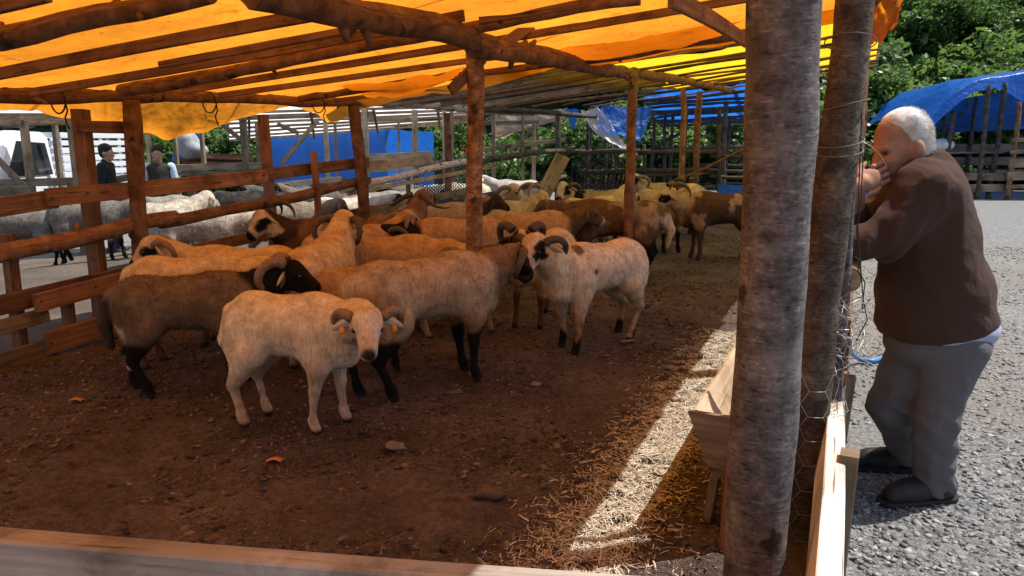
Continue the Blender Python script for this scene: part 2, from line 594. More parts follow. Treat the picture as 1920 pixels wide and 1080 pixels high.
M['endgrain'] = m_plain("log_end_grain", (0.4, 0.27, 0.15), 0.85, 40.0, 0.3)
M['t_orange'] = m_tarp("orange_tarp", (0.86, 0.285, 0.02), (0.75, 0.22, 0.02), 0.87, stain=0.45, seams=5.0)
M['t_orange2'] = m_tarp("deep_orange_tarp", (0.92, 0.26, 0.014), (0.75, 0.2, 0.015), 0.76, stain=0.35)
M['t_thin'] = m_tarp("thin_orange_cloth", (0.98, 0.62, 0.24), (0.75, 0.26, 0.03), 0.88, stain=0.3)
M['t_yellow'] = m_tarp("yellow_tarp", (0.9, 0.56, 0.02), (0.7, 0.5, 0.02), 0.86)
M['t_blue'] = m_tarp("blue_tarp", (0.012, 0.2, 0.82), (0.015, 0.13, 0.5), 0.62)
M['t_blue2'] = m_tarp("dark_blue_tarp", (0.015, 0.14, 0.62), (0.02, 0.16, 0.6), 0.4, rough=0.35)
M['t_white'] = m_tarp("white_tarp", (0.95, 0.92, 0.92), (0.8, 0.78, 0.77), 0.82)
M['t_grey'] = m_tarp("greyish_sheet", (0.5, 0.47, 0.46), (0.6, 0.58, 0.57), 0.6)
M['t_tan'] = m_tarp("tan_sheet", (0.45, 0.32, 0.2), (0.5, 0.38, 0.25), 0.4)
M['fleece'] = m_fleece("fleece", 0.95, 0.012, 62.0, True)
M['hair'] = m_fleece("short_coat", 0.9, 0.002, 160.0)
M['horn'] = m_plain("horn", (0.2, 0.13, 0.075), 0.55, 30.0, 0.4, 0.004)
M['darkhorn'] = m_plain("dark_horn", (0.075, 0.05, 0.035), 0.55, 30.0, 0.4, 0.004)
M['eye'] = m_plain("eye", (0.015, 0.012, 0.008), 0.15, spec=0.5)
M['tag'] = m_plain("ear_tag", (0.75, 0.3, 0.03), 0.4)
M['jacket'] = m_cloth("brown_jacket_cloth", (0.058, 0.030, 0.021))
M['trouser'] = m_cloth("grey_trouser_cloth", (0.112, 0.107, 0.115), 260.0, 8.0)
M['shirt'] = m_cloth("blue_shirt_cloth", (0.32, 0.36, 0.45))
M['shoe'] = m_plain("shoe_leather", (0.02, 0.018, 0.017), 0.55, 30.0, 0.3)
M['skin'] = m_fleece("skin", 0.55, 0.0012, 220.0)
M['silver'] = m_fleece("silver_hair", 0.6, 0.002, 240.0)
M['white_paint'] = m_plain("white_paint", (0.75, 0.76, 0.77), 0.3, 2.0, 0.06)
M['window'] = m_plain("window_glass", (0.02, 0.025, 0.028), 0.06, spec=0.6)
M['rubber'] = m_plain("rubber", (0.02, 0.02, 0.02), 0.8)
M['metal'] = m_plain("wire_metal", (0.42, 0.41, 0.4), 0.45, metal=0.7)
M['blackplastic'] = m_plain("black_plastic", (0.018, 0.018, 0.02), 0.5)
M['hose'] = m_plain("blue_hose_plastic", (0.1, 0.24, 0.5), 0.4)
M['twine'] = m_plain("twine", (0.02, 0.02, 0.02), 0.7)
M['greytwine'] = m_plain("grey_twine", (0.16, 0.15, 0.14), 0.8)
M['net'] = m_plain("shade_net", (0.02, 0.02, 0.023), 0.8)
M['leaf'] = m_leaf("broad_leaf", [(0, (0.04, 0.085, 0.022)), (0.5, (0.075, 0.145, 0.038)), (1, (0.14, 0.23, 0.075))], (0.15, 0.27, 0.055))
M['leaf2'] = m_leaf("light_leaf", [(0, (0.05, 0.1, 0.025)), (0.5, (0.09, 0.165, 0.045)), (1, (0.17, 0.26, 0.095))], (0.17, 0.29, 0.06))
M['treebark'] = m_plain("tree_bark", (0.09, 0.075, 0.06), 0.9, 12.0, 0.4, 0.02)
M['floor'] = m_dirt("trampled_dung_floor", [(0.36, (0.045, 0.031, 0.026)), (0.49, (0.15, 0.115, 0.102)), (0.62, (0.31, 0.25, 0.225))], (0.32, 0.26, 0.19), 0.5)
M['yard'] = m_dirt("dry_dirt", [(0.36, (0.12, 0.092, 0.07)), (0.5, (0.21, 0.165, 0.125)), (0.62, (0.31, 0.255, 0.2))], (0.4, 0.34, 0.25), 0.4, 0.02)
M['gravel'] = m_gravel("gravel_ground")
M['stones'] = m_island("loose_stones", [(0, (0.1, 0.105, 0.105)), (0.35, (0.18, 0.183, 0.183)), (0.7, (0.27, 0.268, 0.26)), (1, (0.45, 0.44, 0.425))])
M['clods'] = m_island("dung_clods", [(0, (0.035, 0.024, 0.02)), (0.6, (0.12, 0.087, 0.073)), (1, (0.21, 0.16, 0.135))])
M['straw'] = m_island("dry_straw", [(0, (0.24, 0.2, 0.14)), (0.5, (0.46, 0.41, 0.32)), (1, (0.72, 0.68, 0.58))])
M['darkstraw'] = m_island("trampled_straw", [(0, (0.06, 0.042, 0.03)), (0.6, (0.13, 0.095, 0.066)), (1, (0.32, 0.25, 0.18))])
M['under'] = m_plain("undergrowth_soil", (0.035, 0.055, 0.018), 0.95, 1.2, 0.5)
M['concrete'] = m_plain("grey_stone", (0.17, 0.14, 0.12), 0.9, 14.0, 0.3, 0.01)


# ------------------------------------------------------------------ mesh helpers
def tag(o, label=None, cat=None, group=None, kind=None):
    if label:
        o["label"] = label
    if cat:
        o["category"] = cat
    if group:
        o["group"] = group
    if kind:
        o["kind"] = kind
    return o


def empty(name, loc):
    o = bpy.data.objects.new(name, None)
    o.location = loc
    o.empty_display_size = 0.1
    COL.objects.link(o)
    return o


def link(name, me, mat, parent=None, smooth=False):
    """a mesh in world coordinates becomes one object; a parent's place is taken off"""
    o = bpy.data.objects.new(name, me)
    if mat is not None and not me.materials:
        me.materials.append(mat)
    if smooth:
        me.polygons.foreach_set("use_smooth", [True] * len(me.polygons))
    COL.objects.link(o)
    if parent is not None:
        o.parent = parent
        root = Vector((0, 0, 0))
        p = parent
        while p is not None:
            root += p.location
            p = p.parent
        o.matrix_parent_inverse = Matrix.Identity(4)
        o.location = -root if not me.get("_local") else (0, 0, 0)
    return o


def np_mesh(name, V, F, cols=None, uvs=None):
    """V (n,3), F (m,k) arrays of equal face size"""
    V = np.asarray(V, np.float32)
    F = np.asarray(F, np.int32)
    me = bpy.data.meshes.new(name)
    k = F.shape[1]
    me.vertices.add(len(V))
    me.vertices.foreach_set("co", V.ravel())
    me.loops.add(F.size)
    me.loops.foreach_set("vertex_index", F.ravel())
    me.polygons.add(len(F))
    me.polygons.foreach_set("loop_start", np.arange(0, F.size, k, dtype=np.int32))
    me.polygons.foreach_set("loop_total", np.full(len(F), k, np.int32))
    me.update(calc_edges=True)
    if cols is not None:
        a = me.color_attributes.new("Col", 'FLOAT_COLOR', 'POINT')
        c4 = np.ones((len(V), 4), np.float32)
        c4[:, :3] = cols
        a.data.foreach_set("color", c4.ravel())
    if uvs is not None:
        l = me.uv_layers.new(name="UVMap")
        l.data.foreach_set("uv", np.asarray(uvs, np.float32)[F.ravel()].ravel())
    me.validate(clean_customdata=False)
    return me


def frame_dirs(pts):
    pts = [Vector(p) for p in pts]
    T = []
    for i in range(len(pts)):
        a = pts[max(0, i - 1)]
        b = pts[min(len(pts) - 1, i + 1)]
        T.append((b - a).normalized())
    ref = Vector((0, 0, 1)) if abs(T[0].z) < 0.9 else Vector((1, 0, 0))
    n = T[0].cross(ref).normalized()
    out = []
    for t in T:
        n = (n - t * n.dot(t)).normalized()
        out.append((t, n, t.cross(n)))
    return pts, out


def tube_mesh(pts, radii, sides=10, wob=0.0, seed=0, name="tube", flat=1.0, cap=True):
    pts, fr = frame_dirs(pts)
    n = len(pts)
    V, UVs, F = [], [], []
    L = 0.0
    r_avg = float(np.mean(radii))
    for i in range(n):
        if i:
            L += (pts[i] - pts[i - 1]).length
        t, a, b = fr[i]
        for j in range(sides):
            th = 2 * math.pi * j / sides
            r = radii[i]
            if wob:
                q = np.array([L * 5.0, math.cos(th) * 1.3 + seed * 3.1, math.sin(th) * 1.3])
                r *= 1 + wob * (float(vnoise(q[None], 1.0, seed)[0]) - 0.5) * 2
            V.append(pts[i] + a * (math.cos(th) * r) + b * (math.sin(th) * r * flat))
            UVs.append((L, j / sides * 2 * math.pi * r_avg))
    for i in range(n - 1):
        for j in range(sides):
            k = (j + 1) % sides
            F.append((i * sides + j, i * sides + k, (i + 1) * sides + k, (i + 1) * sides + j))
    me = bpy.data.meshes.new(name)
    if cap:
        F.append(tuple(range(sides - 1, -1, -1)))
        F.append(tuple(range((n - 1) * sides, n * sides)))
    me.from_pydata([tuple(v) for v in V], [], F)
    l = me.uv_layers.new(name="UVMap")
    idx = np.empty(len(me.loops), np.int32)
    me.loops.foreach_get("vertex_index", idx)
    l.data.foreach_set("uv", np.asarray(UVs, np.float32)[idx].ravel())
    sm = [True] * len(me.polygons)
    if cap:
        sm[-1] = sm[-2] = False
    me.polygons.foreach_set("use_smooth", sm)
    return me


def pole(name, p0, p1, r0, r1=None, mat='log', parent=None, bend=0.02, wob=0.16, sides=10, segs=None, seed=None, knots=0):
    """an uneven round pole from p0 to p1"""
    r1 = r0 if r1 is None else r1
    p0, p1 = Vector(p0), Vector(p1)
    L = (p1 - p0).length
    segs = segs or max(4, min(40, int(L / 0.16)))
    seed = random.randint(0, 9999) if seed is None else seed
    rr = random.Random(seed)
    d = (p1 - p0).normalized()
    a = d.cross(Vector((0.3, 0.2, 0.9))).normalized()
    b = d.cross(a)
    ph = [rr.uniform(0, 6.28) for _ in range(4)]
    pts, rad = [], []
    for i in range(segs + 1):
        t = i / segs
        s = math.sin(math.pi * t)
        off = a * (bend * (math.sin(t * 3.3 + ph[0]) + 0.4 * math.sin(t * 9 + ph[1])) * min(1, s * 3)) + \
            b * (bend * (math.sin(t * 2.7 + ph[2]) + 0.4 * math.sin(t * 11 + ph[3])) * min(1, s * 3))
        pts.append(p0.lerp(p1, t) + off)
        rad.append((r0 + (r1 - r0) * t) * (1 + rr.uniform(-0.05, 0.05)))
    me = tube_mesh(pts, rad, sides, wob, seed, name)
    o = link(name, me, M[mat], parent)
    for q in range(knots):
        t = rr.uniform(0.08, 0.92)
        k = int(t * segs)
        th = rr.uniform(0, 6.28)
        nd = (a * math.cos(th) + b * math.sin(th) + d * 0.5).normalized()
        c = pts[k]
        km = tube_mesh([c, c + nd * rad[k] * 1.25, c + nd * (rad[k] * 1.3 + rr.uniform(0.01, 0.06))],
                       [rad[k] * 0.45, rad[k] * 0.33, rad[k] * 0.2], 6)
        km["_local"] = 1
        ko = link("branch_stub", km, M[mat], o)
        ko.location = (0, 0, 0)
        ko.matrix_parent_inverse = Matrix.Identity(4)
    return o


def board(name, p0, p1, w, t, up=(0, 0, 1), mat='sawn', parent=None, warp=0.006, ch=0.004, wane=0.0):
    """a sawn board: w across (along up), t thick"""
    p0, p1 = Vector(p0), Vector(p1)
    d = (p1 - p0).normalized()
    up = Vector(up)
    n = d.cross(up).normalized()
    upv = n.cross(d).normalized()
    L = (p1 - p0).length
    segs = max(1, int(L / 0.45))
    V, UVs, F = [], [], []
    hw, ht = w / 2, t / 2
    prof = [(-ht, -hw + ch), (-ht + ch, -hw), (ht - ch, -hw), (ht, -hw + ch), (ht, hw - ch), (ht - ch, hw), (-ht + ch, hw), (-ht, hw - ch)]
    per = [0, ch, t, t + ch, t + w, t + w + ch, 2 * t + w, 2 * t + w + ch]
    ph, pv = random.uniform(0, 6.28), random.uniform(0, 6.28)
    for i in range(segs + 1):
        f = i / segs
        c = p0.lerp(p1, f) + n * (warp * math.sin(f * 4 + ph)) + upv * (warp * math.sin(f * 3 + pv))
        jw = random.uniform(-1, 1) * wane
        for q, (x, y) in enumerate(prof):
            V.append(c + n * x + upv * (y + (jw if y > 0 else 0)))
            UVs.append((f * L, per[q]))
    for i in range(segs):
        for q in range(8):
            r = (q + 1) % 8
            F.append((i * 8 + q, i * 8 + r, (i + 1) * 8 + r, (i + 1) * 8 + q))
    F.append(tuple(range(7, -1, -1)))
    F.append(tuple(range(segs * 8, segs * 8 + 8)))
    me = bpy.data.meshes.new(name)
    me.from_pydata([tuple(v) for v in V], [], F)
    me.flip_normals()
    l = me.uv_layers.new(name="UVMap")
    idx = np.empty(len(me.loops), np.int32)
    me.loops.foreach_get("vertex_index", idx)
    l.data.foreach_set("uv", np.asarray(UVs, np.float32)[idx].ravel())
    return link(name, me, M[mat], parent)


def sheet(name, fn, nu, nv, mat, parent=None, smooth=True):
    """a sheet over the unit square: fn(s, t arrays) -> (n,3)"""
    s, t = np.meshgrid(np.linspace(0, 1, nu), np.linspace(0, 1, nv), indexing='ij')
    P = fn(s.ravel(), t.ravel())
    i = np.arange(nu - 1)[:, None] * nv + np.arange(nv - 1)[None, :]
    F = np.stack([i, i + nv, i + nv + 1, i + 1], -1).reshape(-1, 4)
    me = np_mesh(name, P, F, uvs=np.stack([s.ravel(), t.ravel()], -1))
    return link(name, me, M[mat] if isinstance(mat, str) else mat, parent, smooth)


def box_mesh(c, sx, sy, sz, rot=0.0, bev=0.01):
    import bmesh
    bm = bmesh.new()
    bmesh.ops.create_cube(bm, size=1)
    for v in bm.verts:
        v.co = Vector((v.co.x * sx, v.co.y * sy, v.co.z * sz))
    if bev:
        bmesh.ops.bevel(bm, geom=bm.edges[:], offset=bev, segments=2, affect='EDGES', profile=0.6)
    bmesh.ops.rotate(bm, verts=bm.verts, cent=(0, 0, 0), matrix=Matrix.Rotation(rot, 3, 'Z'))
    bmesh.ops.translate(bm, verts=bm.verts, vec=Vector(c))
    me = bpy.data.meshes.new("box")
    bm.to_mesh(me)
    bm.free()
    return me


def ball_mesh(c, r, seg=10, rings=8, scale=(1, 1, 1)):
    V, F = [], []
    for i in range(1, rings):
        th = math.pi * i / rings
        for j in range(seg):
            ph = 2 * math.pi * j / seg
            V.append((c[0] + r * scale[0] * math.sin(th) * math.cos(ph), c[1] + r * scale[1] * math.sin(th) * math.sin(ph), c[2] + r * scale[2] * math.cos(th)))
    top, bot = len(V), len(V) + 1
    V += [(c[0], c[1], c[2] + r * scale[2]), (c[0], c[1], c[2] - r * scale[2])]
    for i in range(rings - 2):
        for j in range(seg):
            k = (j + 1) % seg
            F.append((i * seg + j, (i + 1) * seg + j, (i + 1) * seg + k, i * seg + k))
    for j in range(seg):
        k = (j + 1) % seg
        F.append((top, j, k))
        F.append((bot, (rings - 2) * seg + k, (rings - 2) * seg + j))
    me = bpy.data.meshes.new("ball")
    me.from_pydata(V, [], F)
    me.polygons.foreach_set("use_smooth", [True] * len(me.polygons))
    return me


# ------------------------------------------------------------------ organic bodies: blended solids meshed by surface nets
def cone(a, b, ra, rb, k=0.03):
    return ('c', np.array(a, float), np.array(b, float), ra, rb, k)


def ell(c, r, R=None, k=0.03):
    return ('e', np.array(c, float), np.array(r, float), None if R is None else np.array(R, float), k)


def basis(f, u):
    """rows: forward, side, up - rows of a rotation for ell()"""
    f = np.array(f, float)
    f /= np.linalg.norm(f)
    u = np.array(u, float)
    s = np.cross(u, f)
    s /= np.linalg.norm(s)
    u = np.cross(f, s)
    return np.stack([f, s, u])


def sdf_mesh(prims, vox, noise=None):
    lo, hi = np.full(3, 1e9), np.full(3, -1e9)
    bbs = []
    for p in prims:
        if p[0] == 'c':
            r = max(p[3], p[4])
            a, b = np.minimum(p[1], p[2]) - r, np.maximum(p[1], p[2]) + r
        else:
            r = p[2].max() if p[3] is not None else p[2]
            a, b = p[1] - r, p[1] + r
        bbs.append((a, b))
        lo, hi = np.minimum(lo, a), np.maximum(hi, b)
    lo -= 4 * vox
    hi += 4 * vox
    dim = np.ceil((hi - lo) / vox).astype(int) + 1
    ax = [lo[i] + vox * np.arange(dim[i]) for i in range(3)]
    Fd = np.full(dim, 0.5, np.float32)
    for p, (a, b) in zip(prims, bbs):
        m = p[-1] + 3 * vox + 0.012
        i0 = np.clip(np.floor((a - m - lo) / vox).astype(int), 0, dim)
        i1 = np.clip(np.ceil((b + m - lo) / vox).astype(int) + 1, 0, dim)
        X, Y, Z = np.meshgrid(ax[0][i0[0]:i1[0]], ax[1][i0[1]:i1[1]], ax[2][i0[2]:i1[2]], indexing='ij', sparse=True)
        if p[0] == 'c':
            ba = p[2] - p[1]
            dx, dy, dz = X - p[1][0], Y - p[1][1], Z - p[1][2]
            t = np.clip((dx * ba[0] + dy * ba[1] + dz * ba[2]) / max(1e-9, ba @ ba), 0, 1)
            d = np.sqrt((dx - ba[0] * t) ** 2 + (dy - ba[1] * t) ** 2 + (dz - ba[2] * t) ** 2) - (p[3] + (p[4] - p[3]) * t)
        else:
            dx, dy, dz = X - p[1][0], Y - p[1][1], Z - p[1][2]
            R = p[3]
            if R is not None:
                dx, dy, dz = (R[0, 0] * dx + R[0, 1] * dy + R[0, 2] * dz, R[1, 0] * dx + R[1, 1] * dy + R[1, 2] * dz, R[2, 0] * dx + R[2, 1] * dy + R[2, 2] * dz)
            r = p[2]
            k0 = np.sqrt((dx / r[0]) ** 2 + (dy / r[1]) ** 2 + (dz / r[2]) ** 2)
            k1 = np.sqrt((dx / r[0] ** 2) ** 2 + (dy / r[1] ** 2) ** 2 + (dz / r[2] ** 2) ** 2) + 1e-9
            d = k0 * (k0 - 1) / k1
        sl = tuple(slice(i0[i], i1[i]) for i in range(3))
        cur = Fd[sl]
        k = max(p[-1], 1e-4)
        h = np.maximum(k - np.abs(cur - d), 0) / k
        Fd[sl] = np.minimum(cur, d) - h * h * k * 0.25
    if noise is not None:
        X, Y, Z = np.meshgrid(*ax, indexing='ij')
        near = np.abs(Fd) < 0.05
        pts = np.stack([X[near], Y[near], Z[near]], -1)
        Fd[near] += noise(pts)
    s = Fd < 0
    c = [s[i:dim[0] - 1 + i, j:dim[1] - 1 + j, k:dim[2] - 1 + k] for i in (0, 1) for j in (0, 1) for k in (0, 1)]
    anyb, allb = c[0].copy(), c[0].copy()
    for q in c[1:]:
        anyb |= q
        allb &= q
    mask = anyb & ~allb
    ci = np.argwhere(mask)
    idx = np.full(mask.shape, -1, np.int32)
    idx[mask] = np.arange(len(ci))
    acc = np.zeros((len(ci), 3))
    cnt = np.zeros(len(ci))
    offs = [(i, j, k) for i in (0, 1) for j in (0, 1) for k in (0, 1)]
    for o0 in offs:
        for axis in range(3):
            if o0[axis]:
                continue
            o1 = list(o0)
            o1[axis] = 1
            a = Fd[ci[:, 0] + o0[0], ci[:, 1] + o0[1], ci[:, 2] + o0[2]]
            b = Fd[ci[:, 0] + o1[0], ci[:, 1] + o1[1], ci[:, 2] + o1[2]]
            cr = (a < 0) != (b < 0)
            t = np.where(cr, a / np.where(cr, a - b, 1), 0)
            P = np.tile(np.array(o0, float), (len(ci), 1))
            P[:, axis] = t
            acc[cr] += P[cr]
            cnt[cr] += 1
    V = (ci + acc / cnt[:, None]) * vox + lo
    faces = []
    for axis in range(3):
        sl0 = [slice(None)] * 3
        sl1 = [slice(None)] * 3
        sl0[axis] = slice(0, -1)
        sl1[axis] = slice(1, None)
        a, b = s[tuple(sl0)], s[tuple(sl1)]
        e = np.argwhere(a != b)
        inside_first = a[e[:, 0], e[:, 1], e[:, 2]]
        u, w = (axis + 1) % 3, (axis + 2) % 3
        du, dw = np.zeros(3, int), np.zeros(3, int)
        du[u], dw[w] = 1, 1
        ok = (e[:, u] > 0) & (e[:, w] > 0) & (e[:, u] < mask.shape[u]) & (e[:, w] < mask.shape[w])
        e, inside_first = e[ok], inside_first[ok]
        q = [e - du - dw, e - dw, e, e - du]
        q = np.stack([idx[x[:, 0], x[:, 1], x[:, 2]] for x in q], -1)
        q[~inside_first] = q[~inside_first][:, ::-1]
        faces.append(q)
    F = np.concatenate(faces)
    F = F[(F >= 0).all(1)]
    # two rounds of smoothing
    for lam in (0.5, 0.5):
        S = np.zeros_like(V)
        C = np.zeros(len(V))
        for a, b in ((0, 1), (1, 2), (2, 3), (3, 0)):
            np.add.at(S, F[:, a], V[F[:, b]])
            np.add.at(C, F[:, a], 1)
            np.add.at(S, F[:, b], V[F[:, a]])
            np.add.at(C, F[:, b], 1)
        V = V + lam * (S / np.maximum(C, 1)[:, None] - V)
    return V, F


def vnormals(V, F):
    n = np.cross(V[F[:, 2]] - V[F[:, 0]], V[F[:, 3]] - V[F[:, 1]])
    vn = np.zeros_like(V)
    for k in range(4):
        np.add.at(vn, F[:, k], n)
    return vn / (np.linalg.norm(vn, axis=1)[:, None] + 1e-9)


def tufts(V, F, cols, count, length, width, lay, rng, mask=None, droop=0.6):
    """short strands standing on a body: thin three-cornered blades"""
    vn = vnormals(V, F)
    A = np.linalg.norm(np.cross(V[F[:, 2]] - V[F[:, 0]], V[F[:, 3]] - V[F[:, 1]]), axis=1)
    if mask is not None:
        A = A * mask[F].mean(1)
    fi = rng.choice(len(F), count, p=A / A.sum())
    w = rng.dirichlet((1, 1, 1, 1), count)
    P = (V[F[fi]] * w[..., None]).sum(1)
    Nn = (vn[F[fi]] * w[..., None]).sum(1)
    Nn /= np.linalg.norm(Nn, axis=1)[:, None] + 1e-9
    Cc = (cols[F[fi]] * w[..., None]).sum(1) * rng.uniform(0.78, 1.2, (count, 1))
    clump = np.stack([vnoise(P, 24, 3), vnoise(P, 24, 4), vnoise(P, 24, 5)], -1) - 0.5
    D = Nn * (1 - 0.35 * droop) + np.array(lay) * droop + clump * 1.2 + rng.normal(0, 0.22, (count, 3))
    D /= np.linalg.norm(D, axis=1)[:, None]
    T = np.cross(D, rng.normal(0, 1, (count, 3)))
    T /= np.linalg.norm(T, axis=1)[:, None]
    L = length * rng.uniform(0.5, 1.3, (count, 1))
    a = P - T * width / 2 - Nn * 0.003
    b = P + T * width / 2 - Nn * 0.003
    c = P + D * L
    VV = np.stack([a, b, c], 1).reshape(-1, 3)
    FF = np.arange(count * 3).reshape(-1, 3)
    return np_mesh("fleece", VV, FF, cols=np.repeat(Cc, 3, 0))


# ------------------------------------------------------------------ ground
def ground_grid(x0, x1, y0, y1, nx, ny, dz, bump=None):
    def fn(s, t):
        x = x0 + (x1 - x0) * s
        y = y0 + (y1 - y0) * t
        z = ground_h(x, y) + dz
        if bump:
            p = np.stack([x, y, x * 0], -1)
            z = z + bump(p)
        return np.stack([x, y, z], -1)
    return fn


o = sheet("ground", ground_grid(-160, 160, -40, 400, 161, 221, 0.0), 161, 221, 'gravel')
tag(o, "grey gravel ground of the market yard", kind="structure")


def uv_sheet(u0, u1, v0, v1, dz, bump):
    def fn(s, t):
        u = u0 + (u1 - u0) * s
        v = v0 + (v1 - v0) * t
        x = ORG.x + UX * u + VX * v
        y = ORG.y + UY * u + VY * v
        p = np.stack([x, y, x * 0], -1)
        return np.stack([x, y, ground_h(x, y) + dz + bump(p)], -1)
    return fn


def floor_bump(p):
    # hoof prints: scattered shallow pits
    g = np.floor(p[:, :2] / .17)
    jx = _hash(g[:, 0].astype(np.int64), g[:, 1].astype(np.int64), np.zeros(len(p), np.int64), 5)
    jy = _hash(g[:, 0].astype(np.int64), g[:, 1].astype(np.int64), np.zeros(len(p), np.int64), 6)
    c = (g + .3 + .4 * np.stack([jx, jy], -1)) * .17
    d = np.linalg.norm(p[:, :2] - c, axis=1)
    pit = -.016 * sstep(.05, .03, d) + .006 * np.exp(-((d - .058) / .014) ** 2)
    return pit * (jx > .35) + 0.035 * fbm(p, 1.6, 3, 3) + 0.03 * fbm(p, 9.0, 8, 3) - 0.024


o = sheet("pen_floor", uv_sheet(-5.5, 14, 0.0, 4.95, 0.04, floor_bump), 900, 240, 'floor')
tag(o, "brown trampled dung and straw floor of the sheep pen", kind="structure")
o = sheet("dirt_yard", uv_sheet(-4, 13, -7, -0.004, 0.03, lambda p: 0.03 * fbm(p, 1.5, 5, 3) + 0.012 * fbm(p, 9, 6, 2)), 200, 90, 'yard')
tag(o, "pale dry dirt floor of the neighbouring pen", kind="structure")


# ------------------------------------------------------------------ the sheep shelter: posts, beams, battens
shelter = empty("pen_shelter", uv(1.45, 2.72))
tag(shelter, "rough timber pole shelter over the brown sheep pen", "shelter")


def post(px_top, py_top, Y, r0, r1, mat, parent, base=None, lean=None, **kw):
    top = at(px_top, py_top, Y)
    b = Vector(base) if base is not None else Vector((top.x, top.y, 0))
    if lean:
        b += Vector(lean)
    b.z = float(ground_h(b.x, b.y)) - 0.05
    return pole("post", b, top, r0, r1, mat, parent, **kw)


# middle beam on the centre post
cpost = gp(886, 688)
pole("post", (cpost.x, cpost.y, -0.05), at(888, 92, cpost.y), 0.062, 0.052, 'centre', shelter, bend=0.012, wob=0.1, seed=4, sides=14, knots=2)
ba = roofpt(470, -22, -0.11)
bb = roofpt(915, 84, -0.10)
bc = roofpt(1190, 140, -0.10)
bd = roofpt(1400, 178, -0.09)
pole("beam", ba, bb + (bb - ba).normalized() * 0.05, 0.07, 0.062, 'log', shelter, bend=0.018, wob=0.2, seed=31, sides=14, knots=6)
pole("beam", bb - Vector((0.02, 0.03, 0.035)) - (bc - bb).normalized() * 0.15, bc, 0.07, 0.058, 'log', shelter, bend=0.02, wob=0.2, seed=12, sides=12, knots=5)
pole("beam", bc - (bd - bc).normalized() * 0.1 + Vector((0, 0, 0.02)), bd + (bd - bc) * 0.6, 0.055, 0.045, 'log', shelter, bend=0.02, wob=0.2, seed=15, knots=3)
# posts under the middle beam
for (px, py, Y, r) in ((1188, 146, 7.8, 0.055), (1281, 166, 11.0, 0.045), (1312, 172, 12.2, 0.055)):
    post(px, py, Y, r, r * 0.9, 'log', shelter, knots=1)
# left beam along the fence (brown part, then white-barked part)
l0, l1, l2, l3 = fence_pt(-60, 183), fence_pt(300, 181), fence_pt(672, 190), fence_pt(1000, 212)
pole("beam", l0, l1, 0.054, 0.05, 'log', shelter, bend=0.012, seed=21, sides=12, knots=2)
pole("beam", l1 + Vector((-0.05, -0.1, 0.005)), l2, 0.052, 0.045, 'log', shelter, bend=0.015, seed=23, sides=12, knots=3)
pole("beam", l2 + Vector((-0.03, -0.05, 0.0)), l3, 0.045, 0.05, 'birch', shelter, bend=0.02, seed=25, knots=3)
pole("beam", fence_pt(900, 205) + Vector((0.05, 0, 0)), uv(13.5, 0.5, 2.05), 0.045, 0.04, 'darkpole', shelter, bend=0.03, seed=27)
# right beam
pole("beam", uv(-4.5, 4.98, zroof(-4.5, 4.98) - 0.09), uv(3.0, 4.98, zroof(3.0, 4.98) - 0.09), 0.06, 0.055, 'log', shelter, bend=0.015, seed=41)
pole("beam", uv(2.8, 4.9, zroof(2.8, 4.9) - 0.1), uv(11.5, 4.85, zroof(11.5, 4.85) - 0.1), 0.06, 0.05, 'log', shelter, bend=0.02, seed=43)
# left-side posts that carry the left beam
p250 = fence_pt(247, 195, 0.07)
b250 = fence_pt(266, 470, 0.07)
pole("post", p250 + (b250 - p250) * (p250.z + 0.05) / (p250.z - b250.z), p250 + Vector((0, 0, 0.02)), 0.062, 0.06, 'log', shelter, bend=0.012, wob=0.14, seed=51, sides=12)
p665 = fence_pt(663, 198, 0.06)
pole("post", Vector((p665.x + 0.1, p665.y, -0.05)), p665, 0.07, 0.06, 'log', shelter, bend=0.01, seed=53, sides=12)
p160 = fence_pt(152, 205, -0.16)
b160 = fence_pt(190, 600, -0.16)
board("post", Vector((b160.x, b160.y, -0.05)), p160, 0.11, 0.09, (0, 1, 0), 'sawn', shelter)
p495 = fence_pt(492, 215, -0.14)
board("post", Vector((p495.x + 0.06, p495.y, -0.05)), p495, 0.1, 0.08, (0, 1, 0), 'sawn', shelter)
board("brace", fence_pt(138, 236, -0.1), fence_pt(250, 240, -0.02), 0.085, 0.05, (0, 0, 1), 'sawn', shelter)

# battens and poles across the roof, laid between the beams (picture rays cut with the roof's own plane)
OV = 0.35
cross = [
    ('log', -60, 78, 395, -12, 0.047, -0.055), ('sawn', -60, 150, 660, 16, 0.075, -0.02), ('sawn', -30, 22, 90, -14, 0.06, -0.02),
    ('sawn', 60, 172, 870, 30, 0.07, -0.02), ('log', 225, 170, 1200, -4, 0.042, -0.045), ('sawn', 343, 173, 1400, -6, 0.06, -0.02),
    ('sawn', 300, 118, 640, 62, 0.05, -0.055), 
    ('sawn', 410, 176, 1018, 98, 0.055, -0.02), ('log', 560, 186, 1130, 104, 0.035, -0.04),
    ('log', 1010, 118, 1420, 62, 0.05, -0.045), ('sawn', 1050, 126, 1420, 76, 0.09, -0.02),
    ('sawn', 610, 191, 960, 150, 0.05, -0.02), ('sawn', 900, 40, 1180, -10, 0.06, -0.02),
]
for k, (mt, x0, y0, x1, y1, w, dz) in enumerate(cross):
    a, b = roofpt(x0, y0, dz), roofpt(x1, y1, dz)
    e = (b - a).normalized()
    if mt == 'log':
        pole("batten", a, b, w, w * 0.85, 'log', shelter, bend=0.016, wob=0.2, seed=60 + k, knots=3)
    else:
        board("batten", a, b, w * .82, 0.03, (0, 0, 1), 'sawn', shelter, warp=0.01, wane=0.006 if k % 3 == 0 else 0.0)
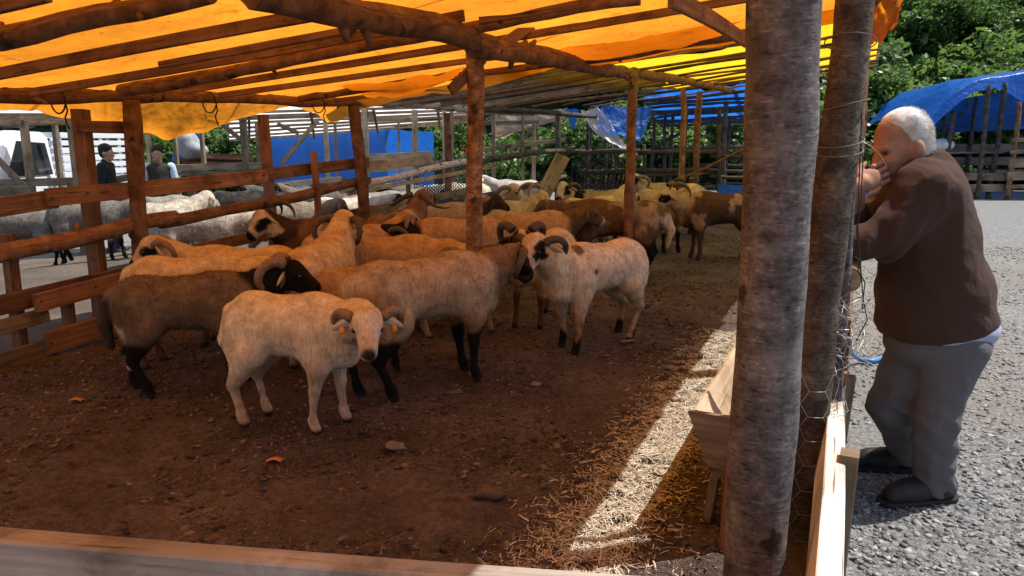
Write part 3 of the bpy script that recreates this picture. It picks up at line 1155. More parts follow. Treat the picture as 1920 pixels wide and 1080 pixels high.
# battens nearer than the picture shows, up to the front of the roof
for u in (-1.6, -2.3, -3.0, -3.7):
    board("batten", uv(u, -0.2, zroof(u, -0.2) - 0.01), uv(u + 0.1, 5.0, zroof(u, 5.0) - 0.01), 0.06, 0.03, (0, 0, 1), 'sawn', shelter)
# the thin poles under the yellow sheet
u = 4.5
k = 0
while u < 12.4:
    v0 = random.uniform(-0.15, 0.1) if k % 3 else 1.9
    v1 = 5.1 if k % 4 else 3.9
    dz = -0.012 - 0.008 * (k % 3)
    pole("batten", uv(u, v0, zroof(u, v0) + dz), uv(u + random.uniform(-0.15, 0.15), v1, zroof(u, v1) + dz), 0.019, 0.014,
         'log' if k % 2 else 'darkpole', shelter, bend=0.03, wob=0.15, seed=100 + k, sides=7, knots=1)
    u += random.uniform(0.5, 0.85)
    k += 1
for k, u in enumerate((4.35, 4.75, 5.2, 5.7, 6.3, 7.0, 7.8)):
    board("batten", uv(u, -0.2, zroof(u, -0.2) - .02), uv(u + .1, 2.4, zroof(u, 2.4) - .02), 0.09 if k % 2 else .06, 0.03, (VX * -.4, VY * -.4, 1) if k % 2 else (0, 0, 1), 'grey', shelter)
# diagonal boards
board("brace", roofpt(1258, -6, -0.16), roofpt(1400, 78, -0.16), 0.09, 0.03, (0, 0, 1), 'sawn', shelter)
board("brace", at(845, 172, cpost.y - 0.1), at(905, 108, cpost.y + 0.1), 0.07, 0.03, (0, 0, 1), 'sawn', shelter)
board("brace", at(935, 92, cpost.y + 0.1), at(995, 45, cpost.y + 0.2), 0.07, 0.03, (0, 0, 1), 'sawn', shelter)

# orange roof sheet
def orange(s, t):
    u = -4.6 + 8.75 * s
    v = -0.5 + 5.56 * t
    p = np.stack([u, v, u * 0], -1)
    z = RZ0 + RZU * u + RZV * v + 0.035
    sag = 0.05 * np.abs(np.sin(u * 3.9)) * np.sin(np.pi * np.clip((v) / 5.0, 0, 1))
    z = z - sag * 0.5 + 0.10 * (fbm(p, 1.8, 2, 3) - 0.5) + 0.03 * (fbm(p * np.array([1.0, .45, 1.0]), 9, 4, 2) - 0.5)
    # the long edge droops over the left beam, deepest between its posts
    hang = sstep(-0.02, -0.5, v)
    tri = np.clip(1 - np.abs(u - 1.78) / np.where(u < 1.78, 1.05, 1.35), 0, 1) ** .85 + .55 * np.clip(1 - np.abs(u - 3.95) / .4, 0, 1)
    z = z - hang * (0.035 + 0.25 * tri + 0.04 * vnoise(p, 3.0, 9)) - hang * .012 * np.sin(u * 17 + v * 9) * tri
    # far hem flaps down on the battens
    z = z - sstep(3.75, 4.15, u) * (0.05 + 0.06 * vnoise(p, 1.6, 5))
    uu = u + 0.08 * (vnoise(p, 1.3, 6) - 0.5) * sstep(3.2, 4.1, u)
    vv = v + hang * 0.1
    return np.stack([ORG.x + UX * uu + VX * vv, ORG.y + UY * uu + VY * vv, z], -1)


o = sheet("tarpaulin", orange, 190, 130, 't_orange')
tag(o, "large orange tarpaulin stretched over the battens of the sheep shelter", "tarpaulin")


def flap(corners, sag, seed, n=24, ripple=0.03):
    a, b, c, d = [np.array(x) for x in corners]

    def fn(s, t):
        P = (a * ((1 - s) * (1 - t))[:, None] + b * (s * (1 - t))[:, None] + c * (s * t)[:, None] + d * ((1 - s) * t)[:, None])
        q = np.stack([s * 3, t * 3, s * 0 + seed], -1)
        P[:, 2] -= sag * np.sin(np.pi * s) * (0.3 + t)
        P[:, 1] += ripple * (fbm(q, 1.7, seed, 3) - 0.5) * 2
        P[:, 2] += ripple * (fbm(q, 2.1, seed + 4, 3) - 0.5) * 2
        return P
    return fn


for (u_, v_) in ((0.6, .02), (1.9, .03), (3.3, .02)):
    c = uv(u_, v_, zroof(u_, v_) - .05)
    ring = [c + Vector((.075 * math.cos(q) * VX, .075 * math.cos(q) * VY, .085 * math.sin(q))) for q in np.linspace(0, 6.283, 17)]
    ring += [c + Vector((VX * .07, VY * .07, -.03 - .04 * k + 0.0)) + Vector((.012 * math.sin(k * 2), 0, 0)) for k in range(1, 5)]
    link("tie_rope", tube_mesh(ring, [.006] * len(ring), 6), M['twine'], shelter)
# loose orange cloth hanging under the battens
o = sheet("tarpaulin", flap([roofpt(640, 160, -0.03), roofpt(872, 128, -0.03), roofpt(845, 150, -0.06), roofpt(690, 182, -0.06)], 0.05, 3), 30, 14, 't_thin')
tag(o, "small deep orange tarpaulin scrap sagging below the battens beside the centre post", "tarpaulin")
o = sheet("tarpaulin", flap([roofpt(1010, 98, -0.02), roofpt(1400, 34, -0.02), roofpt(1330, 78, -0.05), roofpt(1045, 127, -0.09)], 0.03, 7), 40, 16, 't_thin')
tag(o, "loose orange tarpaulin hem folded over the battens behind the centre post", "tarpaulin")
# crumpled hem at the outer edge of the roof
e0 = uv(2.35, 4.9, zroof(2.2, 5.0) + 0.06)
o = sheet("tarpaulin", flap([e0, e0 + Vector((0.34, 0.1, 0.05)), e0 + Vector((0.3, 0.12, -0.32)), e0 + Vector((0.02, 0.04, -0.4))], 0.05, 9, ripple=0.07), 22, 22, 't_orange')
tag(o, "crumpled orange tarpaulin end fluttering at the outer roof edge", "tarpaulin")


def roofsheet(u0, u1, v0, v1, dz, seed, sag=0.04):
    def fn(s, t):
        u = u0 + (u1 - u0) * s
        v = v0 + (v1 - v0) * t
        p = np.stack([u, v, u * 0 + seed], -1)
        z = RZ0 + RZU * u + RZV * v + dz + sag * 1.4 * (fbm(p, 1.3, seed, 3) - 0.5)
        return np.stack([ORG.x + UX * u + VX * v, ORG.y + UY * u + VY * v, z], -1)
    return fn


o = sheet("tarpaulin", roofsheet(3.85, 12.2, 1.7, 5.06, 0.07, 21), 90, 50, 't_yellow')
tag(o, "bright yellow tarpaulin over the far part of the sheep shelter", "tarpaulin")
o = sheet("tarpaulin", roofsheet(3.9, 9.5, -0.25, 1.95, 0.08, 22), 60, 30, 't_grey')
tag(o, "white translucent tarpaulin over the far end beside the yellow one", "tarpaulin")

# ------------------------------------------------------------------ left fence of the pen
lf = empty("pen_fence", uv(1.5, 0))
tag(lf, "brown board and pole fence along the pen with the grey flock behind", "fence")


def rail(pts, w, mat='sawn', v=0.0, t=0.035, poleish=False, r=0.05, name="rail"):
    a, b = fence_pt(*pts[0], v), fence_pt(*pts[1], v)
    if poleish:
        return pole(name, a, b, r, r * 0.9, mat, lf, bend=0.015, wob=0.14, sides=12, knots=1)
    return board(name, a, b, w, t, (0, 0, 1), mat, lf, wane=0.004)


rail([(-120, 408), (105, 371)], 0.125, v=-0.02)
rail([(88, 372), (500, 329)], 0.12, v=0.03)
rail([(480, 331), (690, 303)], 0.115, v=-0.02)
rail([(670, 312), (810, 298)], 0.11, 'pale', v=-0.02)
rail([(-120, 500), (330, 408)], 0, 'log', 0.03, poleish=True, r=0.062)
rail([(300, 418), (690, 339)], 0, 'log', 0.02, poleish=True, r=0.052)
rail([(640, 355), (905, 296)], 0, 'birch', 0.0, poleish=True, r=0.045)
rail([(885, 305), (1075, 278)], 0, 'darkpole', 0.0, poleish=True, r=0.05)
rail([(760, 405), (1060, 330)], 0, 'darkpole', 0.0, poleish=True, r=0.04)
rail([(650, 362), (930, 312)], 0.05, 'pale', v=-0.06)
rail([(-120, 600), (240, 515)], 0.13, v=-0.06)
rail([(-120, 648), (90, 590)], 0.1, 'grey', v=-0.02)
rail([(65, 568), (345, 497)], 0.13, v=0.03)
rail([(330, 478), (700, 392)], 0.1, v=-0.02)
rail([(-120, 720), (103, 652)], 0.15, 'grey', v=0.0)
rail([(88, 645), (420, 540)], 0.16, v=0.03)
rail([(690, 395), (900, 352)], 0.09, 'grey', v=-0.03)
# stakes that carry the rails
for (px, py, h, mt) in ((128, 590, 0.48, 'sawn'), (20, 500, 0.9, 'sawn')):
    q = fence_pt(px, py, -0.12)
    board("post", Vector((q.x, q.y, -0.05)), Vector((q.x, q.y, h)), 0.085, 0.06, (0, 1, 0), mt, lf)
q = fence_pt(587, 285, 0.05)
board("post", Vector((q.x + 0.04, q.y, -0.05)), q, 0.09, 0.05, (0, 1, 0), 'sawn', lf)
q = fence_pt(838, 262, -0.1)
pole("post", Vector((q.x, q.y, -0.05)), q + Vector((0, 0, 0.35)), 0.05, 0.045, 'log', lf)
q = fence_pt(765, 330, -0.08)
board("post", Vector((q.x, q.y, -0.05)), q, 0.08, 0.05, (0, 1, 0), 'sawn', lf)

for (px, py) in ((98, 372), (165, 362), (255, 350), (495, 329), (78, 565), (180, 538), (262, 517), (96, 644)):
    q = fence_pt(px, py, .055)
    link("nail", ball_mesh(q, .008, 6, 4), M['rubber'], lf)

# ------------------------------------------------------------------ right side: trunk post, second post, trough, boards, rail
RV = 4.93
rf = empty("yard_fence", uv(-1.2, RV))
tag(rf, "fence of two thick posts and sunlit low boards between pen and yard", "fence")


def trunk_mesh(pts, rad, sides=28, seed=1, lumps=()):
    """a bark-covered trunk with swellings"""
    n = 60
    P, R = [], []
    ts = np.linspace(0, 1, n)
    zs = np.linspace(0, 1, len(pts))
    arr = np.array([tuple(p) for p in pts])
    for t in ts:
        c = Vector([float(np.interp(t, zs, arr[:, i])) for i in range(3)])
        P.append(c)
        R.append(float(np.interp(t, np.linspace(0, 1, len(rad)), rad)))
    me = tube_mesh(P, R, sides, 0.07, seed)
    co = np.empty(len(me.vertices) * 3)
    me.vertices.foreach_get("co", co)
    co = co.reshape(-1, 3)
    for c, r, amt in lumps:
        d = np.linalg.norm(co - np.array(c), axis=1)
        ax = np.array([np.interp(co[:, 2], arr[:, 2], arr[:, 0]), np.interp(co[:, 2], arr[:, 2], arr[:, 1]), co[:, 2]]).T
        nn = co - ax
        nn /= np.linalg.norm(nn, axis=1)[:, None] + 1e-9
        co += nn * (amt * np.exp(-(d / r) ** 2))[:, None]
    nn = (fbm(co, 6, 5, 4)[:, None] - 0.5) * 1.5
    ax = np.array([np.interp(co[:, 2], arr[:, 2], arr[:, 0]), np.interp(co[:, 2], arr[:, 2], arr[:, 1]), co[:, 2]]).T
    co += (co - ax) * nn * 0.07
    me.vertices.foreach_set("co", co.ravel())
    me.update()
    return me


T1Y = 1.98
t1 = [at(1404, 1300, T1Y), at(1412, 1080, T1Y), at(1432, 800, T1Y), at(1448, 540, T1Y), at(1464, 250, T1Y), at(1470, 0, T1Y), at(1474, -220, T1Y)]
t1[0].z = min(t1[0].z, -0.05)
t1[0] = Vector((t1[1].x - 0.01, T1Y, -0.06))
me = trunk_mesh(t1, [0.092, 0.085, 0.087, 0.089, 0.088, 0.093, 0.1], seed=3,
                lumps=[(at(1385, 210, T1Y - 0.05), 0.05, 0.025), (at(1350, 860, T1Y - 0.05), 0.08, 0.012), (at(1380, 570, T1Y - .05), 0.04, 0.012)])
link("post", me, M['trunk'], rf)
T2Y = 2.58
t2 = [Vector((at(1488, 1080, T2Y).x, T2Y, -0.06)), at(1500, 980, T2Y), at(1530, 640, T2Y), at(1562, 350, T2Y), at(1598, 60, T2Y), at(1618, -160, T2Y)]
me = trunk_mesh(t2, [0.072, 0.07, 0.067, 0.063, 0.06, 0.058], seed=8, lumps=[(at(1590, 330, T2Y - .05), 0.05, 0.01)])
link("post", me, M['post2'], rf)
# thinner grey pole beside it, lashed with twine
T3Y = 2.72
pole("post", Vector((at(1590, 700, T3Y).x - .03, T3Y, -0.05)), at(1635, -150, T3Y), 0.022, 0.02, 'trunk', rf, bend=0.008, seed=77, sides=12, knots=3)
# more posts further along
for (u_, h_) in ((2.4, 2.3), (5.0, 2.3), (7.6, 2.3), (10.4, 2.3)):
    q = uv(u_, RV)
    pole("post", (q.x, q.y, -0.05), (q.x, q.y, zroof(u_, RV) - 0.12), 0.06, 0.055, 'log', rf, bend=0.015, sides=10)
# the round top rail the man leans on, its sawn end towards us
ra = at(1590, 525, 2.72)
rb = ra + Vector((UX, UY, 0.012)) * 5.4
pole("rail", ra, rb, 0.045, 0.05, 'peeled', rf, bend=0.008, wob=0.06, seed=81, sides=16)
me = tube_mesh([ra - Vector((UX, UY, 0)) * 0.004, ra + Vector((UX, UY, 0)) * 0.02], [0.041, 0.043], 18)
link("rail_end", me, M['endgrain'], rf)
for z_ in (0.32, 0.66):
    board("rail", uv(0.4, RV + 0.07, z_), uv(6.2, RV + 0.07, z_ + 0.02), 0.14, 0.03, (0, 0, 1), 'sawn', rf)
for z_ in (0.3, 0.6, 0.9):
    pole("rail", uv(6.0, RV + 0.06, z_), uv(11.2, RV + 0.06, z_), 0.035, 0.03, 'darkpole', rf)
# sunlit boards at the foot of the near fence
bA, bB = at(1545, 1120, 1.62), at(1568, 668, 3.1)
zt = 0.53
bA, bB = gp(1541, 1085, zt), gp(1566, 668, zt)
dr = (bB - bA).normalized()
bA2 = bA - dr * 0.5
board("low_board", bA2 + Vector((0, 0, -0.11)), bB + Vector((0, 0, -0.11)), 0.22, 0.06, (0.13, 0, 1), 'bleach', rf, wane=0.012)
board("low_board", bA2 + Vector((-0.015, 0, -0.37)), bB + Vector((-0.015, 0, -0.37)), 0.24, 0.03, (0.05, 0, 1), 'pale', rf)
s1 = gp(1578, 848, 0.55)
board("stake", Vector((s1.x + 0.02, s1.y, -0.05)), Vector((s1.x + 0.02, s1.y, 0.55)), 0.07, 0.055, (0.5, 1, 0), 'grey', rf)
s2 = gp(1592, 706, 0.57)
board("stake", Vector((s2.x - 0.03, s2.y, -0.05)), Vector((s2.x + 0.0, s2.y, 0.57)), 0.07, 0.04, (0.4, 1, 0), 'grey', rf)

# wire netting round the second post: hexagons of thin wire
def wires(name, lines, r, mat, parent, sides=5):
    VV, FF = [], []
    base = 0
    for pts in lines:
        pts, fr = frame_dirs(pts)
        for c, (t, a, b) in zip(pts, fr):
            for j in range(sides):
                th = 2 * math.pi * j / sides
                VV.append(c + a * (math.cos(th) * r) + b * (math.sin(th) * r))
        for i in range(len(pts) - 1):
            for j in range(sides):
                k = (j + 1) % sides
                FF.append((base + i * sides + j, base + i * sides + k, base + (i + 1) * sides + k, base + (i + 1) * sides + j))
        base += len(pts) * sides
    me = np_mesh(name, np.array([tuple(v) for v in VV]), np.array(FF))
    return link(name, me, M[mat], parent, True)


def hexnet(fn, nu, nv, s=0.075, keep=lambda i, j: True):
    """wire hexagons of side s; fn maps flat metres (a, b) to the place"""
    L = []
    done = set()
    for i in range(nu):
        for j in range(nv):
            if not keep(i, j):
                continue
            cx = i * s * 1.5
            cy = (j + 0.5 * (i % 2)) * s * 1.732
            pts = [(cx + s * math.cos(math.pi / 3 * q), cy + s * math.sin(math.pi / 3 * q)) for q in range(6)]
            for q in range(6):
                a, b = pts[q], pts[(q + 1) % 6]
                key = tuple(sorted([(round(a[0], 3), round(a[1], 3)), (round(b[0], 3), round(b[1], 3))]))
                if key in done:
                    continue
                done.add(key)
                m = ((a[0] + b[0]) / 2, (a[1] + b[1]) / 2)
                L.append([fn(*a), fn(*m), fn(*b)])
    return L


def net_on_post(a, b):
    # wraps the camera side of the second post, then hangs free and crumpled beyond it
    z = 0.05 + b
    cx = float(np.interp(z, [p.z for p in t2], [p.x for p in t2]))
    th = math.radians(200) + a / 0.078
    q = np.array([[a * 9, b * 9, 1.0]])
    jx, jy = (float(vnoise(q, 1, s_)[0]) - 0.5 for s_ in (1, 2))
    if th < math.radians(345):
        return Vector((cx + 0.077 * math.cos(th) + jx * 0.01, T2Y + 0.077 * math.sin(th), z + jy * 0.02))
    e = a - math.radians(145) * 0.078
    return Vector((cx + 0.075 + e * 0.55 + jx * 0.06, T2Y + e * 0.7 + jy * 0.08, z + jx * 0.06))


wires("wire_netting", hexnet(net_on_post, 6, 7, 0.056, lambda i, j: (i * 7 + j * 3) % 5 != 0), 0.0011, 'metal', rf)
# twine and wire hanging by the grey pole
tw = []
tw.append([at(1612, 255, 2.6), at(1618, 300, 2.58), at(1614, 380, 2.6), at(1606, 430, 2.6), at(1612, 500, 2.6)])
tw.append([at(1622, -20, 2.62), at(1616, 200, 2.62), at(1608, 420, 2.62), at(1618, 560, 2.6), at(1626, 600, 2.6), at(1605, 640, 2.6)])
tw.append([at(1600, 480, 2.6), at(1615, 490, 2.58), at(1608, 505, 2.57), at(1622, 530, 2.6), at(1616, 580, 2.6), at(1632, 560, 2.6)])
wires("twine", tw, 0.0022, 'twine', rf)
wires("wire", [[at(1610, 262, 2.6), at(1630, 272, 2.57), at(1650, 290, 2.57), at(1662, 311, 2.58)]], 0.0013, 'metal', rf)
for z_, rr_ in ((1.62, .066), (1.5, .067), (1.47, .067), (1.83, .064)):
    cx = float(np.interp(z_, [p.z for p in t2], [p.x for p in t2]))
    ring = [Vector((cx + .01 + (rr_ + .012) * math.cos(q), T2Y + .03 + (rr_ + .04) * math.sin(q), z_ + .02 * math.sin(q + z_ * 9))) for q in np.linspace(0, 6.283, 21)]
    wires("twine", [ring], 0.0022, 'greytwine', rf)
# crumpled end of the netting
rc = random.Random(3)
cl = []
for k in range(46):
    p = at(rc.uniform(1560, 1612), rc.uniform(540, 690), rc.uniform(2.55, 2.7))
    pl = [p]
    for q in range(rc.randint(2, 4)):
        p = p + Vector((rc.uniform(-.05, .05), rc.uniform(-.04, .04), rc.uniform(-.055, .045)))
        pl.append(p)
    cl.append(pl)
wires("wire_netting", cl, 0.0013, 'metal', rf)["kind"] = "stuff"

# feed trough on legs, inside the fence
tr = empty("feed_trough", uv(-1.4, 4.6))
tag(tr, "long wooden feed trough of pale boards beside the thick trunk post", "trough")
TZ = 0.52
c0 = gp(1297, 768, TZ)
tu, tv = to_uv(c0.x, c0.y)
L = 2.3
wt = 0.3
board("side_board", uv(tu + 0.02, tv + 0.07, TZ - 0.11), uv(tu + L, tv + 0.07, TZ - 0.11), 0.25, 0.024, (VX * -0.55, VY * -0.55, 0.83), 'pale', tr)
board("side_board", uv(tu + 0.02, tv + wt - 0.07, TZ - 0.11), uv(tu + L, tv + wt - 0.07, TZ - 0.11), 0.25, 0.024, (VX * 0.55, VY * 0.55, 0.83), 'pale', tr)
board("bottom_board", uv(tu + 0.02, tv + wt / 2, TZ - 0.21), uv(tu + L, tv + wt / 2, TZ - 0.21), 0.12, 0.022, (VX, VY, 0), 'pale', tr)
for du in (0.0, L + 0.01):
    A, B = uv(tu + du, tv - 0.01, TZ), uv(tu + du, tv + wt + 0.01, TZ)
    C, D = uv(tu + du, tv + wt - 0.09, TZ - 0.24), uv(tu + du, tv + 0.09, TZ - 0.24)
    th = Vector((UX, UY, 0)) * 0.024
    V = [A, B, C, D, A - th, B - th, C - th, D - th]
    me = bpy.data.meshes.new("end_board")
    me.from_pydata([tuple(v) for v in V], [], [(0, 1, 2, 3), (7, 6, 5, 4), (0, 4, 5, 1), (1, 5, 6, 2), (2, 6, 7, 3), (3, 7, 4, 0)])
    l = me.uv_layers.new(name="UVMap")
    idx = np.empty(len(me.loops), np.int32)
    me.loops.foreach_get("vertex_index", idx)
    uvc = np.array([(0, 0), (0.3, 0), (0.22, 0.24), (0.08, 0.24)] * 2, np.float32)
    l.data.foreach_set("uv", uvc[idx].ravel())
    link("end_board", me, M['grey'], tr)
for du in (0.09, 1.2, L - 0.1):
    for (o0, o1) in ((0.05, 0.1), (wt - 0.05, wt - 0.1)):
        board("leg", uv(tu + du, tv + o0, -0.03), uv(tu + du, tv + o1, TZ - 0.2), 0.07, 0.035, (UX, UY, 0), 'grey', tr)
# split board nailed to the trunk post below the trough
board("support_board", uv(tu - 0.1, tv + 0.17, -0.03), uv(tu - 0.04, tv + 0.17, TZ - 0.17), 0.06, 0.05, (UX, UY, 0), 'sawn', tr)

# board across the bottom of the picture: the near side of the pen
nf = empty("front_fence", gp(500, 1050, 0.8))
nf.location.z = 0
tag(nf, "low fence of grey boards across the near edge of the pen", "fence")
n0, n1 = gp(-60, 992, 0.80), gp(1180, 1086, 0.80)
dn = (n1 - n0).normalized()
board("rail", n0 - dn * 0.6 + Vector((0, 0, -0.1)), n1 + dn * 0.55 + Vector((0, 0, -0.1)), 0.2, 0.05, (0, 0, 1), 'board', nf)
board("rail", n0 - dn * 0.6 + Vector((0, 0, -0.42)), n1 + dn * 0.55 + Vector((0, 0, -0.42)), 0.2, 0.04, (0, 0, 1), 'board', nf)
for f in (-0.35, 0.5, 1.3):
    q = n0.lerp(n1, f) + Vector((dn.y, -dn.x, 0)) * 0.06
    board("post", (q.x, q.y, -0.05), (q.x, q.y, 0.66), 0.08, 0.06, (0, 1, 0), 'grey', nf)

# back fence of the pen
bf = empty("back_fence", uv(11.6, 2.5))
tag(bf, "dark pole fence closing the far end of the sheep pen", "fence")
for k, z_ in enumerate((0.35, 0.62, 0.92, 1.28)):
    pole("rail", uv(11.6, -0.2, z_), uv(11.7, 2.6, z_ + 0.03), 0.05, 0.045, 'darkpole', bf, seed=200 + k)
    if k in (0, 2, 3):
        pole("rail", uv(11.7, 2.4, z_ - 0.05), uv(11.8, 5.0, z_ + 0.02 - 0.1), 0.035, 0.03, 'darkpole', bf, seed=220 + k)
for v_ in (-0.1, 0.5, 1.15, 1.9, 2.6, 3.4, 4.2, 4.9):
    q = uv(11.68, v_)
    pole("post", (q.x, q.y, -0.05), (q.x + random.uniform(-0.1, 0.1), q.y, 1.45 if v_ in (0.5, 1.15, 3.4) else 2.15), 0.04, 0.035, 'darkpole', bf)
pole("brace", uv(11.55, 1.3, 0.55), uv(11.5, 3.5, 1.6), 0.03, 0.025, 'log', bf)
for k in range(14):
    v_ = 0.1 + k * 0.09
    q = uv(11.5, v_)
    pole("picket", (q.x, q.y, 0.2), (q.x + 0.12, q.y, 0.85), 0.014, 0.012, 'darkpole', bf, sides=6, segs=3)
# dark blue sheet low on the back fence
a0, a1 = uv(11.45, 2.6), uv(11.45, 5.1)
o = sheet("plastic_sheet", flap([Vector((a0.x, a0.y, 0.72)), Vector((a1.x, a1.y, 0.75)), Vector((a1.x, a1.y, 0.05)), Vector((a0.x, a0.y, 0.05))], 0.02, 5, ripple=0.03), 40, 14, 't_blue2')
tag(o, "dark blue plastic sheet stretched low along the far end of the pen", "plastic sheet")
# leaning plank
q0, q1 = at(975, 408, 9.7), at(1056, 292, 10.1)
q0.z = max(q0.z - 0.3, 0.02)
o = board("plank", q0 + (q0 - q1) * 0.28, q1, 0.2, 0.035, (1, 0.15, 0.6), 'olive')
tag(o, "wide olive plank leaning slantwise against the back poles", "plank")

# ------------------------------------------------------------------ sheep
WHITE = (0.72, 0.62, 0.49)
CREAM = (0.62, 0.48, 0.31)
TAN = (0.46, 0.31, 0.19)
BROWN = (0.13, 0.078, 0.045)
DARK = (0.055, 0.036, 0.027)
BLACK = (0.014, 0.012, 0.011)
GREY = (0.2, 0.175, 0.15)
LGREY = (0.32, 0.29, 0.25)
DUST = (0.26, 0.17, 0.1)
HORN_MESH = {}


def rot(v, yaw, pitch):
    cy, sy, cp, sp = math.cos(yaw), math.sin(yaw), math.cos(pitch), math.sin(pitch)
    return np.array([cy * cp, sy * cp, sp])


def sheep(label, x, y, head, s=1.0, lx=0.9, coat=CREAM, dirt=DUST, dirt_amt=0.5, legs=None, leg_h=0.3, face=None, nose=BLACK,
          eyes=None, ears=None, neckc=None, spots=(), neck=(0, 40), hd=(0, -25), horns='curl', hornc='horn', fuzz=4000, flen=0.010,
          vox=0.0165, group="rams crowding in the shaded pen", stance=None, gz=None, tags=False, fat=1.0, tailc=None, detail=True, cat="sheep", nose_at=0.0, blaze=None, mottle=None):
    rng = np.random.default_rng(abs(hash((round(x, 2), round(y, 2)))) % 99999)
    rr = random.Random(int(x * 100) * 7 + int(y * 100))
    face = face or coat
    legs = legs or coat
    ears = ears or face
    P = []
    k = 0.07
    w = fat
    P += [ell((0.24 * lx, 0, .55), (0.24 * lx, .145 * w, .185), k=k), ell((0, 0, .56), (0.34 * lx, .17 * w, .165), k=k),
          ell((-0.27 * lx, 0, .57), (0.21 * lx, .152 * w, .172), k=k), ell((0.22 * lx, 0, .655), (0.15 * lx, .07, .08), k=k)]
    nb = np.array([0.35 * lx, 0, .60])
    ny, npit = math.radians(neck[0]), math.radians(neck[1])
    nd = rot(None, ny, npit)
    hb = nb + nd * 0.30
    mid = nb + rot(None, ny * 0.5, npit * 0.8) * 0.15
    P += [cone(nb - np.array([.06, 0, .04]), mid, .135, .108, .06), cone(mid, hb - nd * 0.02, .108, .08, .05)]
    P += [cone((0.4 * lx, 0, .45), (nb + mid) / 2 + np.array([0.02, 0, -.05]), .1, .09, .06)]
    hy, hp = math.radians(hd[0]), math.radians(hd[1])
    Fv = rot(None, hy, hp)
    Uv = rot(None, hy, hp + math.pi / 2)
    Sv = np.cross(Uv, Fv)
    R = np.stack([Fv, Sv, Uv])
    HS = 1.14
    H = lambda f, sd, u: hb + (Fv * f + Sv * sd + Uv * u) * HS
    kh = 0.022
    P += [ell(H(.03, 0, .015), (.097, .069, .077), R, kh), cone(H(.05, 0, .02), H(.165, 0, -.014), .063, .044, kh), cone(H(.02, 0, -.035), H(.165, 0, -.046), .058, .033, kh),
          ell(H(.178, 0, -.026), (.034, .045, .044), R, 0.015)]
    P += [ell(H(.03, 0, .045), (.05, .062, .045), R, .03)]
    for sg in (-1, 1):
        P.append(ell(H(.066, .048 * sg, .034), (.03, .02, .017), R, 0.018))
    st = stance or [rr.uniform(-.045, .045) for _ in range(4)]
    leg_pts = []
    for q, sg in enumerate((1, -1)):
        fx = 0.29 * lx + st[q]
        P += [ell((0.27 * lx, .095 * sg * w, .47), (.1, .06, .15), k=.05), cone((0.28 * lx, .1 * sg, .4), (0.28 * lx + st[q] * .6, .1 * sg, .245), .062, .03, .03), ell((0.285 * lx + st[q] * .6, .1 * sg, .235), (.033, .031, .036), k=.012),
              cone((0.28 * lx + st[q] * .6, .1 * sg, .235), (fx, .098 * sg, .085), .025, .02, .01), ell((fx, .098 * sg, .08), (.028, .026, .028), k=.01), cone((fx, .098 * sg, .075), (fx + .02, .098 * sg, .02), .027, .031, .012)]
        hx = -0.33 * lx + st[2 + q]
        P += [ell((-0.29 * lx, .098 * sg * w, .48), (.125, .066, .165), k=.05), cone((-0.24 * lx, .11 * sg * w, .42), (-0.385 * lx + st[2 + q] * .6, .1 * sg, .24), .085, .038, .04),
              cone((-0.385 * lx + st[2 + q] * .6, .1 * sg, .24), (hx, .098 * sg, .085), .028, .021, .01), ell((hx, .098 * sg, .08), (.029, .027, .028), k=.01), cone((hx, .098 * sg, .075), (hx + .02, .098 * sg, .02), .027, .031, .012)]
    P += [cone((-0.455 * lx, 0, .62), (-0.5 * lx - .02, 0, .46), .05, .04, .04), cone((-0.5 * lx - .02, 0, .46), (-0.49 * lx, 0.01, .3), .04, .02, .02)]
    V, F = sdf_mesh(P, vox, noise=lambda p: 0.010 * (fbm(p, 7, 3, 2) - 0.5) + 0.007 * (vnoise(p, 26, 5) - 0.5))
    V[:, 2] -= V[:, 2].min()
    # markings
    n = fbm(V, 9, 2, 3)
    n2 = fbm(V, 22, 9, 2)
    C = np.tile(np.array(coat), (len(V), 1))
    d = np.clip((n - 0.42) * 3, 0, 1) * dirt_amt
    low = sstep(0.52, 0.34, V[:, 2]) * 0.6 * dirt_amt
    d = np.clip(d + low, 0, 1)[:, None]
    C = C * (1 - d) + np.array(dirt) * d
    if neckc is not None:
        t = np.clip(((V - nb) @ nd) / 0.28, -1, 2) + (n - .5) * 0.5
        m = (sstep(0.05, 0.3, t) * (np.linalg.norm(V - nb, axis=1) < 0.5))[:, None]
        C = C * (1 - m) + np.array(neckc) * m
    lf_ = V[:, 2] + (n - .5) * 0.12
    m = (sstep(leg_h, leg_h - 0.06, lf_))[:, None]
    C = C * (1 - m) + np.array(legs) * m
    rel = V - hb
    hf, hs, hu = rel @ Fv / HS, rel @ Sv / HS, rel @ Uv / HS
    onhead = ((hf > -0.03) & (np.abs(hs) < .12) & (np.abs(hu) < .12) & (hf < .27)) if detail else np.zeros(len(V), bool)
    m = (sstep(-0.05, 0.0, hf + (n - .5) * .06) * onhead)[:, None]
    C = C * (1 - m) + np.array(face) * m
    if eyes is not None:
        dd = np.sqrt(((hf - .062) / 1.3) ** 2 + (np.abs(hs) - .05) ** 2 + ((hu - .012) / 1.1) ** 2) + (n2 - .5) * .03 + (fbm(V + x, 16, 12, 2) - .5) * .07
        m = (sstep(0.05, 0.036, dd) * onhead)[:, None]
        C = C * (1 - m) + np.array(eyes) * m
    if nose is not None:
        m = (sstep(0.148 + nose_at, 0.165 + nose_at, hf + (n2 - .5) * .03) * onhead)[:, None]
        C = C * (1 - m) + np.array(nose) * m
    if blaze is not None:
        m = (sstep(.026, .018, np.abs(hs) + (n2 - .5) * .02) * sstep(.0, .02, hu) * sstep(.17, .14, hf) * onhead)[:, None]
        C = C * (1 - m) + np.array(blaze) * m
